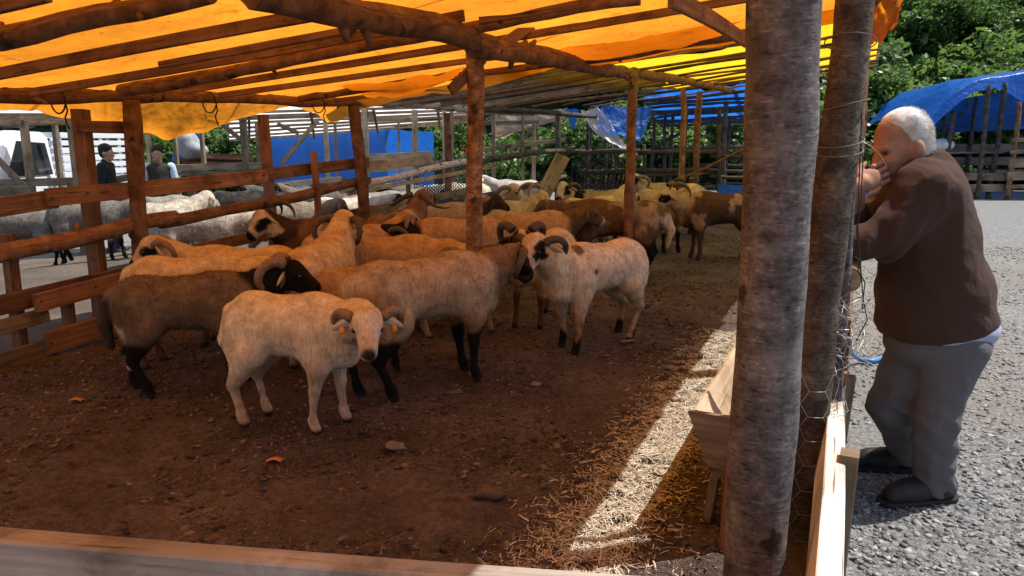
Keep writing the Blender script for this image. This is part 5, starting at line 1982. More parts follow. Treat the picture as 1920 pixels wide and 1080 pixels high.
# trousers
Tn = [ell(bk(1752, 640), (.2, .18, .11), k=.08), cone(A_(hip_n) + [0.02, 0, -.02], A_(knee_n), .118, .082, .05), cone(A_(knee_n), A_(ank_n) + [0, 0, -.0], .082, .08, .03),
      cone(A_(hip_f) + [0, 0, -.02], A_(knee_f), .15, .088, .04), cone(A_(knee_f), A_(ank_f) + [0, 0, .02], .082, .072, .02)]


def tfolds(p):
    w1 = np.exp(-(np.linalg.norm(p - A_(knee_n), axis=1) / .15) ** 2) + np.exp(-(np.linalg.norm(p - A_(ank_n), axis=1) / .18) ** 2) + np.exp(-(np.linalg.norm(p - A_(knee_f), axis=1) / .15) ** 2)
    d = p[:, 2] * 70 + p[:, 0] * 42 + 6 * vnoise(p, 9, 3)
    rid = 1 - np.abs(2 * fbm(p * np.array([1.0, 1.0, .8]), 8.5, 47, 2) - 1) ** .7
    return 0.01 * (fbm(p, 8, 14, 3) - .5) - .026 * (rid - .6) * (.3 + w1) + w1 * .005 * np.sin(d)


V, F = sdf_mesh(Tn, .0085, tfolds)
colored("trousers", V, F, (.5, .5, .5), 'trouser', man)
for an, yaw in ((ank_n, -.25), (ank_f, .1)):
    a = A_(an)
    f = np.array([-math.cos(yaw), math.sin(yaw), 0])
    sh_p = [cone((a[0] + .04, a[1], .06), np.array([a[0], a[1], .05]) + f * .17, .056, .045, .03), cone(np.array([a[0], a[1], .045]) + f * .1, np.array([a[0], a[1], .04]) + f * .21, .05, .04, .03), cone((a[0] + .01, a[1], .11), (a[0] + .01, a[1], .06), .06, .06, .03)]
    V, F = sdf_mesh(sh_p, .008)
    V[:, 2] = np.maximum(V[:, 2], 0.008)
    so = colored("shoe", V, F, (.5, .5, .5), 'shoe', man)
    V, F = sdf_mesh([cone((a[0] + .05, a[1], .01), np.array([a[0], a[1], .01]) + f * .22, .056, .05, .02)], .009)
    V[:, 2] = np.clip(V[:, 2], 0.0, .022)
    so2 = link("sole", np_mesh("sole", V, F), M['rubber'], so)
    so2.location = (0, 0, 0)

# ------------------------------------------------------------------ neighbouring shelter of pale timber with white sheets
ns = empty("timber_stall", (-4.5, 13.5, 0))
tag(ns, "pale sawn timber stall frame beyond the grey flock", "stall frame")


def gpost(px, py, Y, w=0.09, mat='grey', parent=ns, dx=0.0, name="post"):
    t = at(px, py, Y)
    b = Vector((t.x + dx, t.y, float(ground_h(t.x, t.y)) - 0.05))
    return board(name, b, t, w, w * 0.75, (0, 1, 0), mat, parent)


for (px, py, Y, w, mt) in ((43, 222, 12.6, .12, 'grey'), (100, 214, 14.0, .1, 'grey'), (131, 214, 12.4, .13, 'grey'), (273, 216, 13.2, .09, 'pale'), (325, 232, 14.4, .08, 'grey'),
                           (377, 234, 14.4, .09, 'grey'), (455, 218, 13.8, .13, 'grey'), (481, 224, 15.5, .1, 'grey'), (610, 224, 15.5, .1, 'pale'), (627, 221, 16.2, .07, 'grey'),
                           (683, 203, 13.6, .13, 'pale'), (777, 206, 14.2, .13, 'grey'), (832, 204, 13.8, .1, 'pale'), (846, 210, 15.0, .1, 'grey'), (747, 222, 17.0, .06, 'grey'),
                           (925, 210, 14.8, .1, 'grey'), (980, 208, 15.0, .08, 'grey'), (1001, 206, 15.4, .1, 'pale')):
    gpost(px, py, Y, w, mt)
for (a, b, w, mt) in (((-60, 214, 12.5), (335, 222, 13.6), .12, 'pale'), ((330, 226, 13.8), (700, 213, 13.6), .09, 'grey'), ((520, 222, 16), (900, 224, 16), .07, 'grey'),
                      ((-60, 345, 12.5), (185, 338, 12.6), .13, 'grey'), ((150, 348, 12.6), (275, 327, 13.2), .12, 'grey'), ((272, 316, 13.2), (500, 311, 13.9), .12, 'grey'),
                      ((272, 328, 13.2), (500, 322, 13.9), .07, 'grey'), ((-60, 430, 10.4), (34, 426, 10.6), .16, 'pale'), ((-60, 362, 12.2), (60, 356, 12.2), .15, 'grey'), ((690, 300, 13.7), (808, 293, 14.1), .2, 'pale'), ((500, 350, 13.6), (640, 338, 13.9), .13, 'pale'),
                      ((690, 318, 13.6), (900, 300, 14.0), .12, 'pale'), ((890, 232, 14.8), (1010, 228, 15.2), .08, 'grey'), ((900, 282, 14.8), (1060, 262, 15.6), .08, 'grey')):
    board("rail", at(*a), at(*b), w, .04, (0, 0, 1), mt, ns)
for (a, b, w) in (((528, 306, 15), (596, 226, 15), .09), ((-10, 292, 12.4), (46, 352, 12.4), .1), ((415, 232, 14.0), (452, 262, 13.9), .08), ((520, 232, 15), (560, 250, 15), .08), ((955, 285, 15), (1000, 240, 15), .08)):
    board("brace", at(*a), at(*b), w, .04, (0, 0, 1), 'grey', ns)


def quad_sheet(c, seed, amp=0.05, sag=0.0):
    a, b, cc, d = [np.array(tuple(x)) for x in c]

    def fn(s, t):
        P = (a * ((1 - s) * (1 - t))[:, None] + b * (s * (1 - t))[:, None] + cc * (s * t)[:, None] + d * ((1 - s) * t)[:, None])
        q = np.stack([s * 4, t * 3, s * 0 + seed], -1)
        P[:, 2] += amp * (fbm(q, 1.6, seed, 3) - 0.5) * 2 - sag * np.sin(np.pi * t)
        P[:, 1] += amp * (fbm(q, 1.9, seed + 5, 3) - 0.5)
        return P
    return fn


def roof_battens(c, n, parent, mat='grey', w=0.05):
    a, b, cc, d = [Vector(x) for x in c]
    for i in range(n):
        f = (i + 0.5) / n
        p, q = a.lerp(d, f), b.lerp(cc, f)
        board("batten", p + Vector((0, 0, -.06)), q + Vector((0, 0, -.06)), w, .04, (0, 0, 1), mat, parent)
    for i in range(4):
        f = (i + 0.3) / 4
        p, q = a.lerp(b, f), d.lerp(cc, f)
        board("batten", p + Vector((0, 0, -.12)), q + Vector((0, 0, -.12)), w * 1.3, .05, (0, 0, 1), mat, parent)


cA = [at(430, 200, 13.4), at(905, 188, 13.0), at(905, 224, 19), at(430, 262, 18)]
o = sheet("tarpaulin", quad_sheet(cA, 4), 60, 40, 't_white')
tag(o, "white sheet roof with thin battens above the blue tent", "tarpaulin")
roof_battens(cA, 7, ns)
cB = [at(-120, 206, 11.2), at(335, 204, 12.6), at(345, 222, 13.8), at(-120, 230, 12.8)]
o = sheet("tarpaulin", quad_sheet(cB, 8, .08), 60, 30, 't_white')
tag(o, "white sheet roof over the stall frame by the truck", "tarpaulin")
roof_battens(cB, 6, ns)

# blue tent with a white roof
bt = empty("blue_tent", at(620, 300, 20))
bt.location.z = float(ground_h(bt.location.x, 20))
tag(bt, "blue walled tent with white roof behind the timber stall frame", "tent")
w0, w1 = at(508, 252, 20), at(722, 243, 19)
gz = -0.3
sheet("wall", quad_sheet([w0, w1, Vector((w1.x, w1.y, gz)), Vector((w0.x, w0.y, gz))], 12, .05), 50, 20, 't_blue2', bt)
w2 = Vector((w1.x + .9, w1.y + 3, w1.z))
sheet("wall", quad_sheet([w1, w2, Vector((w2.x, w2.y, gz)), Vector((w1.x, w1.y, gz))], 14, .04), 20, 14, 't_blue2', bt)
rg0, rg1 = at(500, 238, 22), at(715, 229, 21.5)
sheet("roof", quad_sheet([w0 + Vector((-.3, -.3, .02)), w1 + Vector((.3, -.3, .02)), rg1 + Vector((.3, 0, .45)), rg0 + Vector((-.3, 0, .45))], 16, .03), 40, 14, 't_white', bt)
for f in (0.0, .33, .66, 1.0):
    p = w0.lerp(w1, f)
    pole("pole", (p.x, p.y + .06, gz), (p.x, p.y + .06, p.z), .025, .025, 'darkpole', bt)

# dark tarpaulin bundle and stacked boards by the tent
o = sheet("tarpaulin", quad_sheet([at(330, 236, 15.5), at(372, 238, 15.5), at(376, 300, 15.4), at(322, 300, 15.4)], 31, .12), 24, 24, 't_blue2')
tag(o, "short dark blue tarpaulin hanging behind the two standing men", "tarpaulin")
V, F = sdf_mesh([ell(at(352, 268, 15.0), (.22, .25, .25), k=.1), ell(at(362, 282, 15.0), (.3, .25, .18), k=.1)], .03, lambda p: .08 * (fbm(p, 5, 3, 3) - .5))
o = link("sack", np_mesh("sack", V, F), m_plain("grey_sacking", (.3, .31, .32), .7, 6.0, .3, .02), None, True)
tag(o, "crumpled grey plastic sack on the stacked boards", "sack")
bp = empty("board_stack", at(400, 320, 15.2))
bp.location.z = float(ground_h(bp.location.x, 15.2))
tag(bp, "stack of reddish boards beyond the grey flock", "board stack")
for k in range(9):
    y_ = 15.0 + .18 * (k % 3)
    z_ = .72 + .055 * k * .5
    a, b = at(345, 300, y_), at(470, 300, y_)
    board("plank", Vector((a.x, y_, z_ + .3)), Vector((b.x, y_ + .1, z_ + .3 + random.uniform(-.02, .02))), .16, .04, (0, 1, 0), 'sawn', bp)
for px in (355, 455):
    a = at(px, 300, 15.2)
    board("bearer", (a.x, 15.2, float(ground_h(a.x, 15.2))), (a.x, 15.2, .98), .2, .1, (0, 1, 0), 'grey', bp)

# hanging sheets by the back of the pen
o = sheet("tarpaulin", quad_sheet([at(922, 216, 15.6), at(1064, 203, 16.2), at(1052, 222, 16.2), at(926, 262, 15.6)], 41, .07, .1), 40, 20, 't_tan')
tag(o, "tan sheet hung below the stall roof behind the centre post", "sheet")
o = sheet("tarpaulin", quad_sheet([at(1116, 204, 14.6), at(1222, 196, 14.9), at(1200, 268, 14.6), at(1128, 240, 14.3)], 43, .1, .12), 40, 30, 't_blue')
tag(o, "blue tarpaulin bellying down from the roof at the back of the pen", "tarpaulin")
o = sheet("tarpaulin", quad_sheet([at(1088, 206, 14.5), at(1128, 204, 14.5), at(1198, 292, 14.4), at(1140, 262, 14.3)], 44, .08, .1), 30, 30, 't_white')
tag(o, "white sheet draped beside the bellying blue tarpaulin", "sheet")
o = sheet("tarpaulin", quad_sheet([at(1058, 205, 14.2), at(1086, 204, 14.2), at(1077, 242, 14.2), at(1073, 242, 14.2)], 45, .02), 14, 14, 't_blue2')
tag(o, "narrow pointed blue tarpaulin corner hanging beside the white drape", "tarpaulin")
fb = empty("far_shelter", at(1300, 300, 17))
fb.location.z = 0
tag(fb, "dark pole shelter under blue sheets behind the pen", "shelter")
cF = [at(1205, 176, 15.2), at(1420, 158, 14.4), at(1430, 222, 19), at(1238, 232, 19)]
o = sheet("tarpaulin", quad_sheet(cF, 47, .16), 60, 40, 't_blue')
tag(o, "ragged blue tarpaulin roof behind the yellow one", "tarpaulin")
a, b, cc, d = [Vector(x) for x in cF]
for k in range(9):
    f = (k + .4) / 9
    pole("batten", a.lerp(d, f) + Vector((0, 0, -.1)), b.lerp(cc, f + random.uniform(-.06, .06)) + Vector((0, 0, -.1)), .035, .03, 'darkpole', fb, seed=300 + k)
for (px, py, Y, r) in ((1152, 205, 15.5, .05), (1140, 210, 16.5, .04), (1250, 205, 17, .04), (1262, 205, 17.5, .04), (1362, 190, 15.5, .05), (1368, 205, 18.5, .04), (1226, 205, 17.5, .04), (1108, 212, 17, .04), (1046, 205, 13.9, .05)):
    post(px, py, Y, r, r, 'darkpole', fb)
for (p_, q_) in (((1190, 285, 15.6), (1410, 275, 15.6)), ((1190, 330, 15.6), (1410, 322, 15.6)), ((1040, 285, 15.4), (1200, 280, 15.5)), ((1300, 312, 16), (1410, 310, 15.8)), ((1190, 295, 17), (1290, 240, 17))):
    pole("rail", at(*p_), at(*q_), .045, .04, 'darkpole', fb)

# dark shade netting on the fence behind the flock
def netp(x0, y0, Y0, x1, y1, Y1, h):
    A, B = at(x0, y0, Y0), at(x1, y1, Y1)
    L_ = (B - A).length

    def fn(a, b):
        p = A.lerp(B, a / L_)
        q = np.array([[a * 6, b * 6, 0.0]])
        return Vector((p.x, p.y + .08 * (float(vnoise(q, 1, 2)[0]) - .5), p.z - b + .05 * (float(vnoise(q, 1, 3)[0]) - .5)))
    return fn, L_


fn, L_ = netp(778, 306, 11.4, 905, 296, 12.6, .5)
o = wires("shade_netting", hexnet(fn, int(L_ / .04), 14, .026), .008, 'net', None, 4)
tag(o, "black netting tied behind the white-barked rail", "netting")
fn, L_ = netp(1085, 300, 12.4, 1195, 300, 12.6, .5)
o = wires("shade_netting", hexnet(fn, int(L_ / .06), 9, .04), .008, 'net', None, 4)
tag(o, "black netting on the pole fence at the far end of the pen", "netting")

# ------------------------------------------------------------------ white truck
tk = empty("truck", (-9.6, 14.3, 0))
tk.location.z = float(ground_h(-9.6, 14.3))
tag(tk, "white flatbed truck with slatted sides parked behind the stall frame", "truck")
TX, TYY, TZZ = -9.6, 14.3, tk.location.z


def tw_(f, s, z):
    """truck frame: f forward (towards us), s to its left side (+X), z up"""
    return Vector((TX + s, TYY - f, TZZ + z))


prof = [(0, .5), (0, 1.98), (.12, 2.08), (.95, 2.1), (1.1, 2.04), (1.72, 1.28), (2.3, 1.06), (2.42, .92), (2.46, .45), (2.1, .4), (1.95, .62), (1.55, .72), (1.2, .62), (1.08, .45)]
import bmesh


def extrude_profile(pr, s0, s1, taper=0.0):
    bm = bmesh.new()
    A = [bm.verts.new(tw_(f, s0 + taper * max(0, z - 1.1), z)) for f, z in pr]
    B = [bm.verts.new(tw_(f, s1 - taper * max(0, z - 1.1), z)) for f, z in pr]
    bm.faces.new(A)
    bm.faces.new(B[::-1])
    n = len(pr)
    for i in range(n):
        bm.faces.new((A[i], B[i], B[(i + 1) % n], A[(i + 1) % n]))
    bmesh.ops.recalc_face_normals(bm, faces=bm.faces)
    bmesh.ops.bevel(bm, geom=bm.edges[:], offset=.025, segments=2, affect='EDGES')
    me = bpy.data.meshes.new("cab")
    bm.to_mesh(me)
    bm.free()
    return me


cab = link("cab", extrude_profile(prof, -.95, .95, .16), M['white_paint'], tk)


def poly(name, pts, mat, parent, off):
    me = bpy.data.meshes.new(name)
    n = len(pts)
    V = [tuple(p) for p in pts] + [tuple(Vector(p) - Vector(off)) for p in pts]
    F = [tuple(range(n)), tuple(range(2 * n - 1, n - 1, -1))] + [(i, i + n, (i + 1) % n + n, (i + 1) % n) for i in range(n)]
    me.from_pydata(V, [], F)
    return link(name, me, M[mat], parent)


sd = .95
win = [(.16, 1.3), (.16, 1.88), (.95, 1.92), (1.38, 1.4), (1.4, 1.3)]
poly("side_window", [tw_(f, sd + .012 - .16 * max(0, z - 1.1), z) for f, z in win], 'window', tk, (.03, 0, 0))
poly("windscreen", [tw_(1.17 + .012, -.68, 1.97), tw_(1.17 + .012, .68, 1.97), tw_(1.68 + .012, .78, 1.36), tw_(1.68 + .012, -.78, 1.36)], 'window', tk, (0, .03, 0))
dr_ = poly("door", [tw_(f, sd + .006, z) for f, z in ((.08, .62), (.08, 1.27), (1.45, 1.27), (1.5, .85), (1.2, .62))], 'white_paint', tk, (.03, 0, 0))
link("handle", box_mesh(tw_(.2, sd + .02, 1.12), .03, .14, .035), M['blackplastic'], dr_)
link("wing_mirror", box_mesh(tw_(1.45, sd + .17, 1.45), .2, .08, .26, 0, .03), M['blackplastic'], tk)
link("bumper", box_mesh(tw_(2.44, 0, .52), 1.9, .16, .22, 0, .03), M['blackplastic'], tk)
link("grille", box_mesh(tw_(2.44, 0, .8), .9, .06, .16, 0, .01), M['blackplastic'], tk)
for s_ in (-.72, .72):
    link("headlight", box_mesh(tw_(2.38, s_, .9), .3, .1, .18, 0, .03), M['metal'], tk)
for (f_, s_) in ((1.55, .82), (1.55, -.82), (-1.9, .82), (-1.9, -.82)):
    c = tw_(f_, s_, .34)
    wm = tube_mesh([c + Vector((-.11, 0, 0)), c + Vector((-.09, 0, 0)), c + Vector((.09, 0, 0)), c + Vector((.11, 0, 0))], [.3, .34, .34, .3], 24)
    wh = link("wheel", wm, M['rubber'], tk)
    rm = tube_mesh([c + Vector((.1, 0, 0)), c + Vector((.118, 0, 0))], [.19, .17], 20)
    ob = link("rim", rm, M['metal'], wh)
    ob.location = (0, 0, 0)
link("bed_floor", box_mesh(tw_(-1.55, 0, .82), 2.0, 2.95, .12, 0, .01), M['white_paint'], tk)
link("chassis", box_mesh(tw_(-.9, 0, .6), .8, 4.0, .2, 0, .01), M['blackplastic'], tk)
for s_ in (.99, -.99):
    for k in range(8):
        z_ = .98 + k * .15
        link("slat", box_mesh(tw_(-1.55, s_, z_), .03, 2.95, .095, 0, .006), M['white_paint'], tk)
    for f_ in (-.12, -.8, -1.55, -2.3, -2.98):
        link("stake", box_mesh(tw_(f_, s_ * .965, 1.45), .04, .06, 1.2, 0, .006), M['white_paint'], tk)
for k in range(8):
    z_ = .98 + k * .15
    link("slat", box_mesh(tw_(-3.03, 0, z_), 1.95, .03, .095, 0, .006), M['white_paint'], tk)
    link("slat", box_mesh(tw_(-.09, 0, z_), 1.95, .03, .095, 0, .006), M['white_paint'], tk)
for s_ in (-.6, .6):
    rk = tube_mesh([tw_(.1, s_, 2.17), tw_(1.0, s_, 2.18)], [.018, .018], 8)
    link("roof_rail", rk, M['blackplastic'], tk)
for f_ in (.15, .55, .95):
    rk = tube_mesh([tw_(f_, -.7, 2.2), tw_(f_, .7, 2.2)], [.018, .018], 8)
    link("roof_rail", rk, M['blackplastic'], tk)

# ------------------------------------------------------------------ blue roofed stall across the yard
rs = empty("yard_stall", (13.5, 20.5, 0))
tag(rs, "pole stall with plank sides under the blue sheet across the gravel yard", "stall")


def bluedome(s, t):
    x = 11.0 + 7.6 * s
    y = 19.3 + 4.2 * t
    p = np.stack([x, y, x * 0], -1)
    z = 2.85 + .9 * np.clip(s, 0, 1) ** .8 + .12 * np.sin(np.pi * t)
    end = np.clip((.17 - s) / .17, 0, 1)
    z = z - .8 * end ** 1.6
    fr = np.clip((.16 - t) / .16, 0, 1)
    arch = .28 + .72 * np.clip(np.abs(np.sin((s - .21) * 9.0)), 0, 1) * sstep(.14, .3, s)
    z = z - fr * arch * .85
    y = y + fr * .55
    z = z + .12 * (fbm(p, 1.1, 3, 3) - .5) + .05 * (fbm(p, 4, 5, 2) - .5)
    return np.stack([x + .25 * (fbm(p, .9, 8, 2) - .5), y, z], -1)


o = sheet("tarpaulin", bluedome, 110, 70, 't_blue2')
tag(o, "wrinkled blue tarpaulin roof of the stall across the gravel yard", "tarpaulin")
q0, q1 = (11.4, 23.2), (18.6, 23.2)
o = sheet("tarpaulin", quad_sheet([Vector((11.3, 23.3, 2.6)), Vector((18.6, 23.3, 3.3)), Vector((18.6, 23.3, 1.95)), Vector((11.3, 23.3, 1.75))], 55, .08), 50, 20, 't_blue')
tag(o, "lighter blue tarpaulin hanging as back wall inside the yard stall", "tarpaulin")
for (x_, y_, h_) in ((11.55, 20.0, 2.3), (12.35, 19.8, 2.95), (12.75, 19.9, 3.0), (13.05, 19.6, 2.5), (15.6, 19.7, 3.3), (17.6, 19.7, 3.4), (11.9, 23.1, 2.5), (14.0, 23.1, 2.8), (16.2, 23.1, 3.2), (12.2, 21.5, 2.8)):
    pole("post", (x_, y_, -.05), (x_ + random.uniform(-.08, .1), y_, h_), .07, .055, 'log' if x_ in (13.05,) else 'darkpole', rs)
for z_ in (.35, .62, .95, 1.25, 1.55):
    board("rail", (12.95, 19.55, z_), (18.6, 19.6, z_ + .05), .22 if z_ in (.62, .95) else .1, .04, (0, 0, 1), 'grey', rs)
    board("rail", (11.5, 20.0, z_ - .1), (11.7, 23.1, z_ - .1), .14, .04, (0, 0, 1), 'grey', rs)
for z_ in (.5, .9, 1.3):
    board("rail", (11.5, 23.15, z_), (18.6, 23.15, z_ + .05), .25, .04, (0, 0, 1), 'grey', rs)
for z_ in (.3, .6):
    board("rail", (11.5, 19.95, z_), (13.0, 19.7, z_), .2, .04, (0, 0, 1), 'grey', rs)
c = at(1766, 272, 20.2)
V, F = sdf_mesh([ell(c, (.32, .25, .17), k=.05)], .03, lambda p: .06 * (fbm(p, 6, 3, 2) - .5))
o = link("sack", np_mesh("sack", V, F), m_plain("pale_sacking", (.5, .5, .5), .8, 6.0, .2, .02), None, True)
tag(o, "pale sack lying on the rail of the yard stall", "sack")
board("shelf", (11.5, 20.15, c.z - .2), (13.0, 20.1, c.z - .2), .5, .04, (0, 1, 0), 'grey', rs)

# hose on the gravel behind the fence
hs = [gp(1592, 640, .35), gp(1596, 662, .1), gp(1612, 674, .03), gp(1636, 677, .03), gp(1660, 668, .03), gp(1685, 650, .03), gp(1712, 640, .03), gp(1740, 655, .03), gp(1790, 640, .03)]
hp = []
for i in range(len(hs) - 1):
    for f in np.linspace(0, 1, 5)[:-1]:
        hp.append(hs[i].lerp(hs[i + 1], float(f)))
o = link("hose", tube_mesh(hp, [.016] * len(hp), 8), M['hose'], None)
tag(o, "pale blue hose lying on the gravel beside the leaning man", "hose")
st = ball_mesh(gp(905, 682), .085, 9, 7, (1.2, .9, .5))
o = link("stone", st, M['concrete'], None)
tag(o, "flat grey stone at the foot of the centre post", "stone")

# ------------------------------------------------------------------ hillside and trees
def hill(s, t):
    x = -75 + 150 * s
    y = 25.5 + 90 * t
    p = np.stack([x, y, x * 0], -1)
    d = np.maximum(0, y - 27.0 + 2.5 * (vnoise(p, .12, 3) - .5) * 2)
    z = -.15 + d * .62 + .8 * (fbm(p, .2, 5, 3) - .5) * sstep(26, 34, y) - .25 * sstep(26.5, 25.5, y)
    return np.stack([x, y, z], -1)


o = sheet("hillside", hill, 90, 60, 'under')
tag(o, "overgrown green hillside behind the market", kind="structure")


def leaf_cloud(n_clump, n_leaf, radii, seed, size, inner=0.35, spread=0.3):
    rng = np.random.default_rng(seed)
    d = rng.normal(0, 1, (n_clump, 3))
    d /= np.linalg.norm(d, axis=1)[:, None]
    d[:, 2] = np.where(d[:, 2] < -.5, -d[:, 2], d[:, 2])
    r = inner + (1 - inner) * rng.random(n_clump) ** .5
    c = d * r[:, None] * np.array(radii)
    ci = rng.integers(0, n_clump, n_leaf)
    cs = rng.uniform(.6, 1.4, n_clump) * spread * np.mean(radii)
    off = rng.normal(0, 1, (n_leaf, 3))
    off /= np.linalg.norm(off, axis=1)[:, None]
    off *= (rng.random(n_leaf) ** .4)[:, None]
    off[:, 2] *= .6
    P = c[ci] + off * cs[ci][:, None]
    return leaves_at(P, size, rng)


def leaves_at(P, size, rng):
    n = len(P)
    nrm = rng.normal(0, .55, (n, 3)) + np.array([0.15, -.2, .8])
    nrm /= np.linalg.norm(nrm, axis=1)[:, None]
    a = np.cross(nrm, rng.normal(0, 1, (n, 3)))
    a /= np.linalg.norm(a, axis=1)[:, None]
    b = np.cross(nrm, a)
    L = size * rng.uniform(.6, 1.35, (n, 1))
    V = np.stack([P - a * L * .5, P + b * L * .3 - nrm * L * .06, P + a * L * .5, P - b * L * .3 - nrm * L * .06], 1).reshape(-1, 3)
    F = np.arange(4 * n).reshape(-1, 4)
    return np_mesh("leaves", V, F)


crowns = [leaf_cloud(90, 15000, (2.4, 2.2, 2.3), 5 + k, .18, spread=.27) for k in range(3)]
bushes = [leaf_cloud(40, 6500, (1.3, 1.1, 1.15), 25 + k, .13, spread=.32) for k in range(3)]
for m_ in crowns:
    m_["_local"] = 1
for m_ in bushes:
    m_["_local"] = 1


def trunk_limbs(seed, h):
    """tapered trunk with limbs reaching into the crown, one mesh"""
    rr = random.Random(seed)
    Vs, Fs, base = [], [], 0
    lines = [([Vector((0, 0, -.3)), Vector((.05, .03, h * .5)), Vector((rr.uniform(-.2, .2), 0, h)), Vector((rr.uniform(-.3, .3), .1, h + 1.4))], [.16, .13, .1, .03])]
    for k in range(6):
        th = k * 1.05 + rr.uniform(-.3, .3)
        z0 = h * rr.uniform(.6, 1.0)
        e = Vector((math.cos(th) * 1.5, math.sin(th) * 1.4, z0 + rr.uniform(.6, 1.6)))
        lines.append(([Vector((0.03, 0.02, z0)), Vector((e.x * .45, e.y * .45, z0 + .35)), e], [.07, .05, .015]))
    for pts, rad in lines:
        me = tube_mesh(pts, rad, 7)
        co = np.empty(len(me.vertices) * 3)
        me.vertices.foreach_get("co", co)
        Vs.append(co.reshape(-1, 3))
        Fs += [tuple(v + base for v in p.vertices) for p in me.polygons]
        base += len(me.vertices)
        bpy.data.meshes.remove(me)
    me = bpy.data.meshes.new("trunk")
    me.from_pydata([tuple(v) for v in np.concatenate(Vs)], [], Fs)
    me["_local"] = 1
    return me


trunks = [trunk_limbs(k, 2.6) for k in range(3)]


def hill_z(x, y):
    return float(-.15 + max(0, y - 27.0) * .62)


TREE_LABEL = "broadleaf tree with dense green crown on the wooded hillside"
tn = 0


def tree(x, y, s, mat='leaf', label=TREE_LABEL, group="trees on the wooded hillside", sz=1.0):
    global tn
    r = empty("tree", (x, y, hill_z(x, y) - .15))
    r.scale = (s, s, s * sz)
    r.rotation_euler = (0, 0, random.uniform(0, 6.28))
    tag(r, label, "tree", group)
    for nm, me, mt in (("trunk", trunks[tn % 3], 'treebark'), ("crown", crowns[tn % 3], mat)):
        if not me.materials:
            me.materials.append(M[mt])
        ob = bpy.data.objects.new(nm, me)
        COL.objects.link(ob)
        ob.parent = r
        if nm == "crown":
            ob.location = (0, 0, 3.7)
    tn += 1


for row, (y0, n, x0, x1, s) in enumerate(((29.0, 14, -24, 28, 1.0), (32.5, 13, -22, 31, 1.1), (36.5, 12, -24, 34, 1.25), (42, 11, -24, 38, 1.5), (50, 10, -26, 44, 1.8))):
    for k in range(n):
        tree(x0 + (x1 - x0) * (k + random.uniform(.15, .85)) / n, y0 + random.uniform(-1.2, 1.2), s * random.uniform(.85, 1.2))


def bush(x, y, s, label, group):
    r = empty("bush", (x, y, hill_z(x, y) if y > 26 else float(ground_h(x, y))))
    r.scale = (s, s, s)
    r.rotation_euler = (0, 0, random.uniform(0, 6.28))
    tag(r, label, "bush", group)
    k = random.randint(0, 2)
    me = bushes[k]
    if not me.materials:
        me.materials.append(M['leaf2'])
    ob = bpy.data.objects.new("foliage", me)
    COL.objects.link(ob)
    ob.parent = r
    ob.location = (0, 0, .85)
    sm = tube_mesh([Vector((0, 0, -.1)), Vector((.05, 0, .5)), Vector((.1, .05, 1.1))], [.05, .04, .02], 6)
    sm["_local"] = 1
    ob = link("stem", sm, M['treebark'], r)
    ob.location = (0, 0, 0)


for k in range(26):
    x_ = -14 + k * 1.32 + random.uniform(-.4, .4)
    bush(x_, 25.6 + random.uniform(-.8, 1.6) + (1.2 if x_ > 9 else 0), random.uniform(.9, 1.5), "leafy bush in the row at the foot of the hillside", "bushes at the foot of the hillside")
for (x_, y_, s_) in ((10.2, 25.2, 1.7), (12.4, 25.6, 1.9), (14.6, 25.4, 1.8), (16.8, 25.8, 2.0), (19.0, 25.4, 1.9), (9.0, 24.6, 1.3), (11.3, 27.4, 2.3), (13.8, 27.6, 2.4), (16.2, 27.8, 2.5), (18.8, 27.6, 2.4), (21, 26, 2.2)):
    bush(x_, y_, s_, "tall leafy bush in the thicket behind the yard stall", "bushes behind the yard stall")
# undergrowth between
rng = np.random.default_rng(99)
n = 26000
ux = rng.uniform(-26, 34, n)
uy = 26.0 + 20 * rng.random(n) ** 1.4
uz = -.15 + np.maximum(0, uy - 27) * .62 + rng.random(n) ** 1.5 * 1.1
me = leaves_at(np.stack([ux, uy, uz], -1), .26, rng)
o = link("undergrowth", me, M['leaf'], None)
tag(o, "low green undergrowth covering the hillside", kind="stuff")

# ------------------------------------------------------------------ scatter: stones, clods, straw
def scatter_rocks(name, P, size, mat, rng, flat=.6):
    """low irregular stones, 8 corners each"""
    n = len(P)
    ico = np.array([(1, 0, 0), (-1, 0, 0), (0, 1, 0), (0, -1, 0), (0, 0, 1), (0, 0, -1), (.6, .6, .5), (-.6, -.6, .5), (.6, -.6, .45), (-.6, .6, .45)], float)
    tri = np.array([(4, 6, 9), (4, 9, 7), (4, 7, 8), (4, 8, 6), (0, 6, 8), (2, 9, 6), (1, 7, 9), (3, 8, 7), (0, 2, 6), (2, 1, 9), (1, 3, 7), (3, 0, 8), (0, 5, 2), (2, 5, 1), (1, 5, 3), (3, 5, 0)])
    B = ico[None] * (1 + rng.uniform(-.3, .3, (n, 10, 1)))
    B[:, :, 2] *= flat
    B[:, :, 0] *= rng.uniform(.7, 1.5, (n, 1))
    th = rng.uniform(0, 6.28, n)
    c, s = np.cos(th)[:, None], np.sin(th)[:, None]
    X = B[:, :, 0] * c - B[:, :, 1] * s
    Y = B[:, :, 0] * s + B[:, :, 1] * c
    tx, ty = rng.normal(0, .25, (n, 1)), rng.normal(0, .25, (n, 1))
    Z = B[:, :, 2] + X * tx + Y * ty
    sz = np.asarray(size)[:, None]
    V = np.stack([X * sz + P[:, :1], Y * sz + P[:, 1:2], Z * sz + P[:, 2:3]], -1).reshape(-1, 3)
    F = (np.arange(n)[:, None, None] * 10 + tri[None]).reshape(-1, 3)
    return link(name, np_mesh(name, V, F), M[mat], None)


